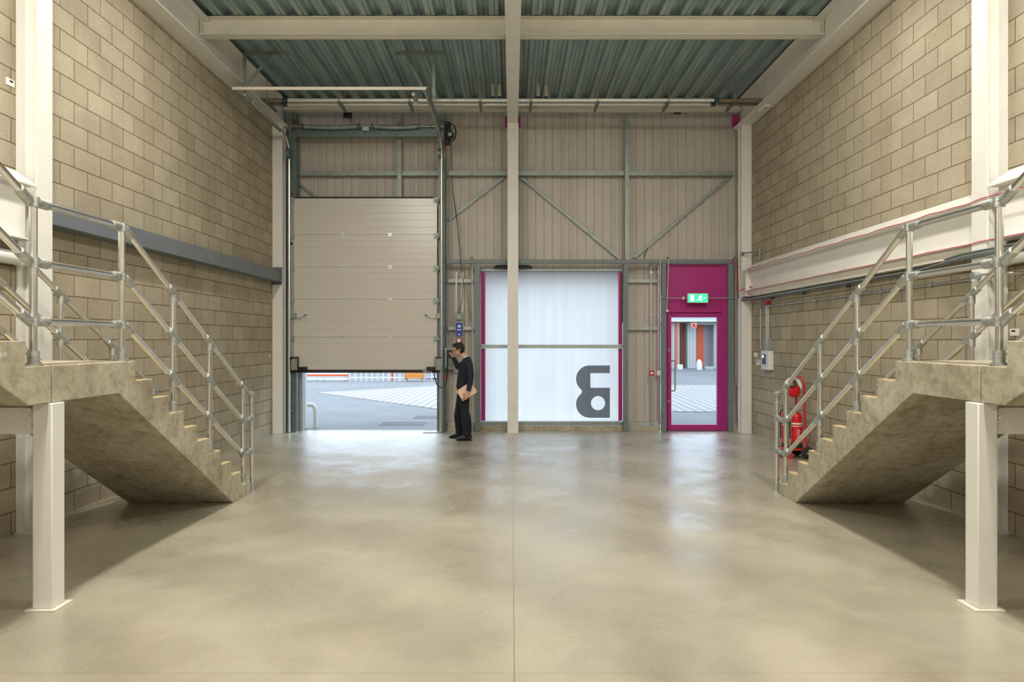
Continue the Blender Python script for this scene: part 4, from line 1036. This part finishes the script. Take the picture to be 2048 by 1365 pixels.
# arms: left hangs by the side, right reaches the keeper
la = [((-.775,11.955,1.385),.052),((-.735,11.895,1.30),.050),((-.715,11.865,1.15),.043),((-.730,11.845,1.02),.038),((-.752,11.83,.90),.030),((-.760,11.828,.865),.025)]
ra = [((-.825,12.29,1.38),.052),((-.90,12.36,1.33),.047),((-.985,12.42,1.285),.042),((-1.03,12.51,1.36),.036),((-1.075,12.59,1.43),.028),((-1.09,12.615,1.455),.024)]
def arm(b, a, g=0., upto=6): b.sweep([p for p, r in a[:upto]], [r+g for p, r in a[:upto]], 16)
arm(body, la); arm(body, ra)
def hand(b, wrist, d, side, spread, curl, thumb):
    """d pointing direction, side across the palm (towards index), curl direction of bending"""
    d = Vector(d).normalized(); side = Vector(side).normalized(); nrm = Vector(curl).normalized(); w = Vector(wrist)
    pm = [w, w+d*.03, w+d*.065, w+d*.092]
    b.sweep(pm, [(.024,.018),(.033,.017),(.040,.016),(.038,.013)], 14, ref=side)
    for k, (o, L, r) in enumerate(((.030,.070,.0088),(.010,.078,.0092),(-.010,.072,.0088),(-.029,.056,.0078))):
        p0 = w+d*.082+side*o; dd = (d+side*spread*o*8).normalized()
        p1 = p0+dd*L*.42; p2 = p1+(dd*.7+nrm*.7).normalized()*L*.34; p3 = p2+(dd*.15+nrm).normalized()*L*.28
        b.sweep([p0,p1,p2,p3],[r,r,r*.93,r*.75],10)
    q0 = w+d*.022+side*.024; q1 = q0+(side*.75+d*.6+nrm*thumb).normalized()*.038; q2 = q1+(side*.25+d*.9+nrm*thumb).normalized()*.030
    q3 = q2+(d+nrm*thumb).normalized()*.020
    b.sweep([q0,q1,q2,q3],[.014,.012,.0105,.008],10)
hand(body, (-.760,11.828,.868), (-.42,.0,-.9), (-.9,.0,.42), .3, (-.15,.85,-.15), .35)
hand(body, (-1.088,12.61,1.452), (-.25,.55,.45), (-.5,-.2,.7), .6, (-.5,.3,-.6), .2)
# legs
ll = [((-.850,12.045,.90),(.092,.082)),((-.845,12.035,.74),(.080,.076)),((-.825,12.03,.50),(.056,.054)),((-.815,12.03,.42),(.052,.052)),((-.795,12.03,.28),(.050,.050)),((-.785,12.03,.10),(.034,.036)),((-.785,12.03,.055),(.034,.034))]
rl = [((-.865,12.20,.90),(.092,.082)),((-.895,12.21,.74),(.082,.078)),((-.955,12.24,.50),(.056,.056)),((-.955,12.25,.42),(.053,.053)),((-.945,12.28,.28),(.050,.050)),((-.945,12.31,.10),(.034,.036)),((-.945,12.31,.055),(.034,.034))]
def leg(b, a, g=0., lo=0, hi=9, bag=0.):
    b.sweep([p for p, r in a[lo:hi]], [(r[0]+g+(bag if p[2]<.45 else 0), r[1]+g+(bag if p[2]<.45 else 0)) for p, r in a[lo:hi]], 20, ref=(1,0,0))
leg(body, ll); leg(body, rl)
for fx, fy_, dx, dy in ((-.785,12.03,-1,-.02),(-.945,12.31,-1,.25)):
    n_ = math.hypot(dx,dy); dx/=n_; dy/=n_
    body.sweep([(fx-dx*.045,fy_-dy*.045,.045),(fx+dx*.05,fy_+dy*.05,.045),(fx+dx*.14,fy_+dy*.14,.032),(fx+dx*.175,fy_+dy*.175,.026)],[(.034,.034),(.040,.034),(.042,.022),(.030,.016)],14,ref=(0,1,0))
link(fused(body,.0065,4),'body','skin',man,sharp=180)
# sweater
b = MB(); tor(b,.014,1)
arm(b, la, .012, 5); arm(b, ra, .012, 5)
b.ell((-.775,11.955,1.375),(.068,.064,.066)); b.ell((-.825,12.28,1.375),(.066,.064,.064))
b.sweep([(-.80,12.12,1.41),(-.815,12.122,1.445),(-.825,12.124,1.462)],[.082,.072,.068],18)
b.sweep([(-.862,12.12,.93),(-.862,12.12,1.0)],[(.132,.176),(.125,.168)],24,ref=(1,0,0))
for p, q in ((la[4][0],la[3][0]),(ra[4][0],ra[3][0])):
    v = (Vector(q)-Vector(p)).normalized(); b.sweep([Vector(p)-v*.012,Vector(p)+v*.02],[.040,.044],14)
link(fused(b,.009,5),'sweater','sweater',man,sharp=180)
b = MB(); leg(b, ll,.016,0,6,.020); leg(b, rl,.016,0,6,.020)
b.sweep([(-.857,12.12,.80),(-.858,12.12,.88),(-.860,12.12,.97)],[(.098,.135),(.118,.165),(.116,.162)],26,ref=(1,0,0))
for (x, y) in ((-.790,12.03),(-.947,12.30)): b.sweep([(x,y,.16),(x,y,.09),(x-.004,y,.062)],[.066,.062,.064],16)
link(fused(b,.009,4),'trousers','trousers',man,sharp=180)
for fx, fy_, dx, dy in ((-.785,12.03,-1,-.02),(-.945,12.31,-1,.25)):
    n_ = math.hypot(dx,dy); dx/=n_; dy/=n_
    P = lambda a, z: (fx+dx*a, fy_+dy*a, z)
    b = MB().sweep([P(-.075,.048),P(-.06,.055),P(0,.062),P(.06,.058),P(.12,.042),P(.17,.034),P(.195,.028)],[(.030,.032),(.042,.044),(.048,.050),(.050,.046),(.052,.032),(.042,.026),(.022,.016)],18,ref=(0,1,0))
    b.sweep([P(-.02,.06),P(-.022,.105)],[.052,.045],16)
    sh = link(fused(b,.007,3),'shoe','shoe',man,sharp=180)
    MB().sweep([P(-.08,.011),P(-.06,.011),P(0,.011),P(.08,.011),P(.16,.011),P(.20,.013)],[(.028,.0105),(.042,.0105),(.044,.0105),(.052,.0105),(.044,.0105),(.018,.009)],18,ref=(0,1,0)).build('sole','black',sh)
# hair
b = MB()
hell(b,-.022,0,.045,.094,.082,.085); hell(b,.035,0,.098,.062,.062,.034,14); hell(b,-.045,0,.0,.064,.078,.075)
hell(b,.066,.0,.092,.030,.05,.022,12)
for sd in (1,-1): hell(b,.006,sd*.068,.04,.032,.014,.038,10)
for i in range(26):
    a = random.uniform(-2.6,2.6); c_ = random.uniform(.3,1)
    p0 = hp(-.02+.07*math.cos(a)*c_, .06*math.sin(a)*c_, .10); p1 = hp(.0+.095*math.cos(a)*c_, .07*math.sin(a)*c_, .128-.02*c_)
    b.sweep([p0,p1],[.016,.006],6)
link(fused(b,.006,2),'hair','hair',man,sharp=180)
for sd in (1,-1):
    b = MB(); hell(b,.078,sd*.030,.002,.011,.013,.010,12); eye = b.build('eye','label',man)
    b = MB(); hell(b,.086,sd*.031,.001,.005,.006,.006,10); b.build('iris','black',eye)
# glasses
b = MB()
for sd in (1,-1):
    b.sweep([hp(.092,sd*(.031+.024*math.cos(2*PI*k/14)),.004+.019*math.sin(2*PI*k/14)) for k in range(14)],.0038,6,closed=True)
    b.sweep([hp(.090,sd*.055,.008),hp(.05,sd*.076,.010),hp(-.008,sd*.084,.004),hp(-.02,sd*.084,-.010)],.0035,6)
b.sweep([hp(.094,-.008,.008),hp(.094,.008,.008)],.0035,6)
b.build('glasses','blackgloss',man)
MB().sweep([(-.815,12.122,1.452),(-.826,12.124,1.474)],[.064,.060],20).build('shirt_collar','label',man,label='thin white collar')
# laptop held at the hip
LC = at(933.6,783.5,11.885); LC = Vector((LC.x,11.885,LC.z))
t = thing('laptop', LC, 'closed rose gold laptop held in the man\'s lowered hand', 'laptop')
R3 = MT(LC) @ rotY(math.radians(-33)) 
def lbox(x0,x1,y0,y1,z0,z1):
    b = MB().box(x0,x1,y0,y1,z0,z1); b.bm.transform(R3); return b
lbox(-.150,.150,-.009,.002,-.106,.106).build('base','laptop',t,bev=.006)
lbox(-.150,.150,.0025,.008,-.106,.106).build('lid','laptop',t,bev=.003)
for sx in (-.128,.128):
    for sz in (-.085,.085):
        b = MB().cyl((sx,-.012,sz),(sx,-.009,sz),.0085,12); b.bm.transform(R3); b.build('rubber_foot','black',t)

# ================================================================== OUTSIDE
o = MB().box(-60,70,13.40,75,-.25,-.02).build('yard_surface','asphalt'); tag(o,'grey asphalt yard outside the open door','yard',kind='structure')
g = MB(); 
pts = [(-6.6,23.1),(-1.9,17.6),(12,16.2),(22,15.5),(22,27),(3.0,26.8),(-2.85,26.4)]
o = g.prism(pts,'z',-.02,-.004).build('block_paving','paving'); tag(o,'pale ribbed paving wedge crossing the asphalt yard','paving',kind='structure')
for k, (xa, ya, w_) in enumerate(((-2.25,15.6,.75),(-2.8,14.35,.95))):
    b = MB().box(xa,xa+w_,ya,ya+.02,-.019,-.012).box(xa,xa+w_,ya+.43,ya+.45,-.019,-.012)
    for i in range(int(w_/.07)+1): b.box(xa+i*.07,xa+i*.07+.02,ya,ya+.45,-.019,-.012)
    o = b.build('drain_grating','blackgloss'); tag(o,('farther' if k == 0 else 'nearer')+' slotted steel drain grating in the asphalt yard','drain')
steel('threshold_channel', MB().box(-4.1,-1.47,13.42,13.50,-.02,.004), 'galvdark','dark steel channel along the overhead door threshold','channel')
o = MB().sweep([(-4.03,13.98,-.02),(-4.03,13.98,.33),(-4.045,13.98,.40),(-4.085,13.98,.44),(-4.20,13.98,.45)],.045,14).build('bollard','extwhite'); tag(o,'white bent tube bumper outside the left jamb','bollard')
# picket fence and low barrier
def fence(px0, px1, Y, label, gap=.17, top=1.15):
    x0, x1 = X_(px0,Y), X_(px1,Y); t = thing('picket_fence', ((x0+x1)/2,Y,-.02), label, 'fence')
    MB().box(x0,x1,Y-.02,Y+.02,.12,.17).box(x0,x1,Y-.02,Y+.02,.9,.95).build('fence_rail','extwhite',t)
    x = x0
    while x <= x1: MB().box(x-.022,x+.022,Y-.035,Y-.02,-.02,top).build('picket','extwhite',t); x += gap
fence(700, 812, 29.5, 'white picket fence panel in the middle of the yard edge', .24)
fence(850, 900, 29.8, 'short white picket fence panel at right of the yard edge', .3)
t = thing('road_barrier', (X_(655,29.6),29.6,-.02), 'white guard rail with a thin orange stripe at the yard edge', 'barrier')
x0, x1 = X_(560,29.6), X_(697,29.6)
MB().box(x0,x1,29.58,29.64,.16,.42).build('upper_board','extwhite',t); MB().box(x0,x1,29.57,29.58,.20,.28).build('orange_stripe','orange',t)
MB().box(x0,x1,29.58,29.64,.03,.14).build('lower_board','extwhite',t)
for px in (600,634,648,690): MB().box(X_(px,29.6)-.05,X_(px,29.6)+.05,29.64,29.72,-.02,.5).build('barrier_post','extwhite',t)
for a, b_, col, lab in ((690,697,'orange','orange upright board beside the guard rail'),(783,789,'orange','narrow orange upright board behind the picket fence')):
    steel('orange_board', MB().box(X_(a,30),X_(b_,30),30,30.1,-.02,1.2), col, lab, 'board')
steel('orange_bench', MB().box(X_(809,29.4),X_(846,29.4),29.4,29.7,.12,.55).box(X_(811,29.4),X_(813,29.4),29.45,29.65,-.02,.12).box(X_(842,29.4),X_(844,29.4),29.45,29.65,-.02,.12), 'amber', 'amber orange trough at the yard edge', 'trough')
t = thing('parked_van', (X_(880,31),31.5,-.02), 'white vehicle partly seen at right of the yard edge', 'vehicle')
xa = X_(853,31)
MB().prism([(xa,.25),(xa+4.6,.25),(xa+4.6,2.0),(xa+1.4,2.0),(xa+.7,1.2),(xa,1.0)],'y',31,32.8).build('body','extwhite',t,bev=.05)
for dx in (.9,3.6): MB().cyl((xa+dx,30.98,.30),(xa+dx,31.2,.30),.32,24).build('wheel','black',t)
# building across the yard
Yb = 43.0
t = thing('warehouse_building', (6,46,-.02), 'pale clad industrial building with orange doors across the yard', 'building')
b = MB()
xs = [-30, X_(1359,Yb), X_(1375,Yb), X_(1392,Yb), X_(1428,Yb), 34]
b.box(xs[0],xs[1],Yb,Yb+8,-.02,7); b.box(xs[2],xs[3],Yb,Yb+8,-.02,7); b.box(xs[4],xs[5],Yb,Yb+8,-.02,7)
b.box(xs[1],xs[2],Yb,Yb+8,Z_(646,Yb),7); b.box(xs[3],xs[4],Yb,Yb+8,Z_(650,Yb),7)
b.box(xs[1],xs[4],Yb+1.2,Yb+8,-.02,4)
b.build('wall','extclad',t)
MB().box(-30,34,Yb-.35,Yb-.02,Z_(644,Yb),Z_(639,Yb)).build('canopy','extwhite',t)
MB().box(X_(1350.5,Yb),X_(1354,Yb),Yb-.1,Yb,-.02,Z_(640,Yb)).build('orange_pilaster','orange',t)
MB().box(xs[1],xs[2],Yb+1.05,Yb+1.18,Z_(671,Yb),3).box(X_(1369.5,Yb),xs[2],Yb+.95,Yb+1.05,-.02,Z_(671,Yb)).build('orange_door','orange',t)
MB().box(X_(1362,Yb),X_(1369,Yb),Yb+.95,Yb+1.05,.1,Z_(674,Yb)).build('dark_window','darkglass',t)
MB().box(xs[3],X_(1412.5,Yb),Yb+.6,Yb+1.18,-.02,Z_(650,Yb)).build('orange_shutter','orange',t)
MB().box(X_(1412.5,Yb),xs[4],Yb+.6,Yb+1.18,-.02,Z_(650,Yb)).build('lilac_shutter','lilac',t)
for i in range(26):
    x = X_(1340,Yb)-.1+i*.16
    if not (xs[1]-.1 < x < xs[2]+.1 or xs[3]-.1 < x < xs[4]+.1): MB().box(x,x+.03,Yb-.03,Yb,-.02,Z_(645,Yb)).build('cladding_rib','extwhite',t)
# orange parts continuing behind the yard seen under the roller door
for a, b_ in ((560,612),(900,960)): MB().box(X_(a,Yb),X_(b_,Yb),Yb-.12,Yb-.02,-.02,3.2).build('orange_shutter','orange',t)
t = thing('hanging_sign', at(1388,656,42.3), 'small square red sign hanging from the building opposite', 'sign')
Ys = 42.3
MB().box(X_(1382.5,Ys),X_(1393.5,Ys),Ys,Ys+.05,Z_(656,Ys),Z_(646,Ys)).build('board', mat('salmon_sign_face',(.75,.16,.12),.5), t)
b = MB()
cx, cz = X_(1388,Ys), Z_(651,Ys)
for sd in (-1,1):
    b.sweep([(cx+sd*.085,Ys-.01,cz+.10),(cx+sd*.025,Ys-.01,cz+.045),(cx+sd*.015,Ys-.01,cz),(cx+sd*.025,Ys-.01,cz-.045),(cx+sd*.085,Ys-.01,cz-.10)],.020,6)
b.build('dark_symbol','black',t)
MB().box(X_(1380.8,Ys),X_(1381.8,Ys),Ys,Ys+.05,Z_(659,Ys),Z_(644,Ys)).box(X_(1381,Ys),X_(1393,Ys),Ys,Ys+.7,Z_(645.6,Ys),Z_(645,Ys)).build('arm','galvdark',t)
o = MB().sweep([(X_(1398.5,41),41,-.02),(X_(1398.5,41),41,.35),(X_(1398.5,41),41,.52),(X_(1398.5,41),41,.6)],[.17,.17,.12,.02],16).build('litter_bin','extwhite'); tag(o,'white domed bin in front of the orange shutter','bin')
o = MB().box(X_(1356,41),X_(1366,41),41,41.3,-.02,.28).build('planter_box','extwhite',bev=.02); tag(o,'low white box by the building opposite','box')
o = MB().box(X_(1410,41),X_(1428,41),41,41.3,-.02,.16).build('kerb_block','greyplast',bev=.02); tag(o,'low grey kerb block by the lilac shutter','kerb')

# ================================================================== LIGHT
def area(name, loc, sx, sy, power, col, rot=(0,0,0)):
    l = bpy.data.lights.new(name,'AREA'); l.shape = 'RECTANGLE'; l.size = sx; l.size_y = sy; l.energy = power; l.color = col
    o = bpy.data.objects.new(name,l); C.objects.link(o); o.location = loc; o.rotation_euler = rot
    return o
WARM = (1.0,.94,.835)
def bulb(loc, power):
    l = bpy.data.lights.new('ceiling_lamp_and_fill','POINT'); l.energy = power; l.color = WARM; l.shadow_soft_size = .14
    o = bpy.data.objects.new('ceiling_lamp_and_fill',l); C.objects.link(o); o.location = loc
for s in (-1,1):
    area('ceiling_lamp_and_fill', (s*2.75,3.6,5.9), .25, 1.5, 185, WARM)
    area('ceiling_lamp_and_fill', (s*2.75,7.4,6.1), .25, 1.5, 100, WARM)  # added fill pair out of view, brightens the far half of the hall
    area('ceiling_lamp_and_fill', (s*2.75,-1.5,5.9), .25, 1.5, 120, WARM)
    bulb((s*2.75,3.6,5.75), 175)
    bulb((s*2.75,-1.0,5.75), 60)
w = bpy.data.worlds.new('sky'); bpy.context.scene.world = w; w.use_nodes = True
nt = w.node_tree; bg = nt.nodes['Background']
tc = N(nt,'ShaderNodeTexCoord'); sp = N(nt,'ShaderNodeSeparateXYZ'); nt.links.new(tc.outputs['Generated'], sp.inputs[0])
r = ramp(nt, [(.0,(.31,.355,.41)),(.30,(.37,.44,.52)),(.65,(.68,.83,1.0)),(1.0,(.70,.85,1.0))]); nt.links.new(sp.outputs['Z'], r.inputs['Fac'])
nt.links.new(r.outputs[0], bg.inputs['Color']); bg.inputs['Strength'].default_value = 6.5

cam = bpy.data.cameras.new('camera'); co = bpy.data.objects.new('camera', cam); C.objects.link(co)
co.location = (0,0,H); co.rotation_euler = (PI/2,0,0)
cam.sensor_width = 36; cam.lens = 36*F/2048; cam.shift_y = -2.5/2048; cam.clip_end = 200; cam.clip_start = .05
sc = bpy.context.scene; sc.camera = co
sc.view_settings.view_transform = 'Standard'; sc.view_settings.look = 'None'; sc.view_settings.exposure = 0; sc.view_settings.gamma = 1
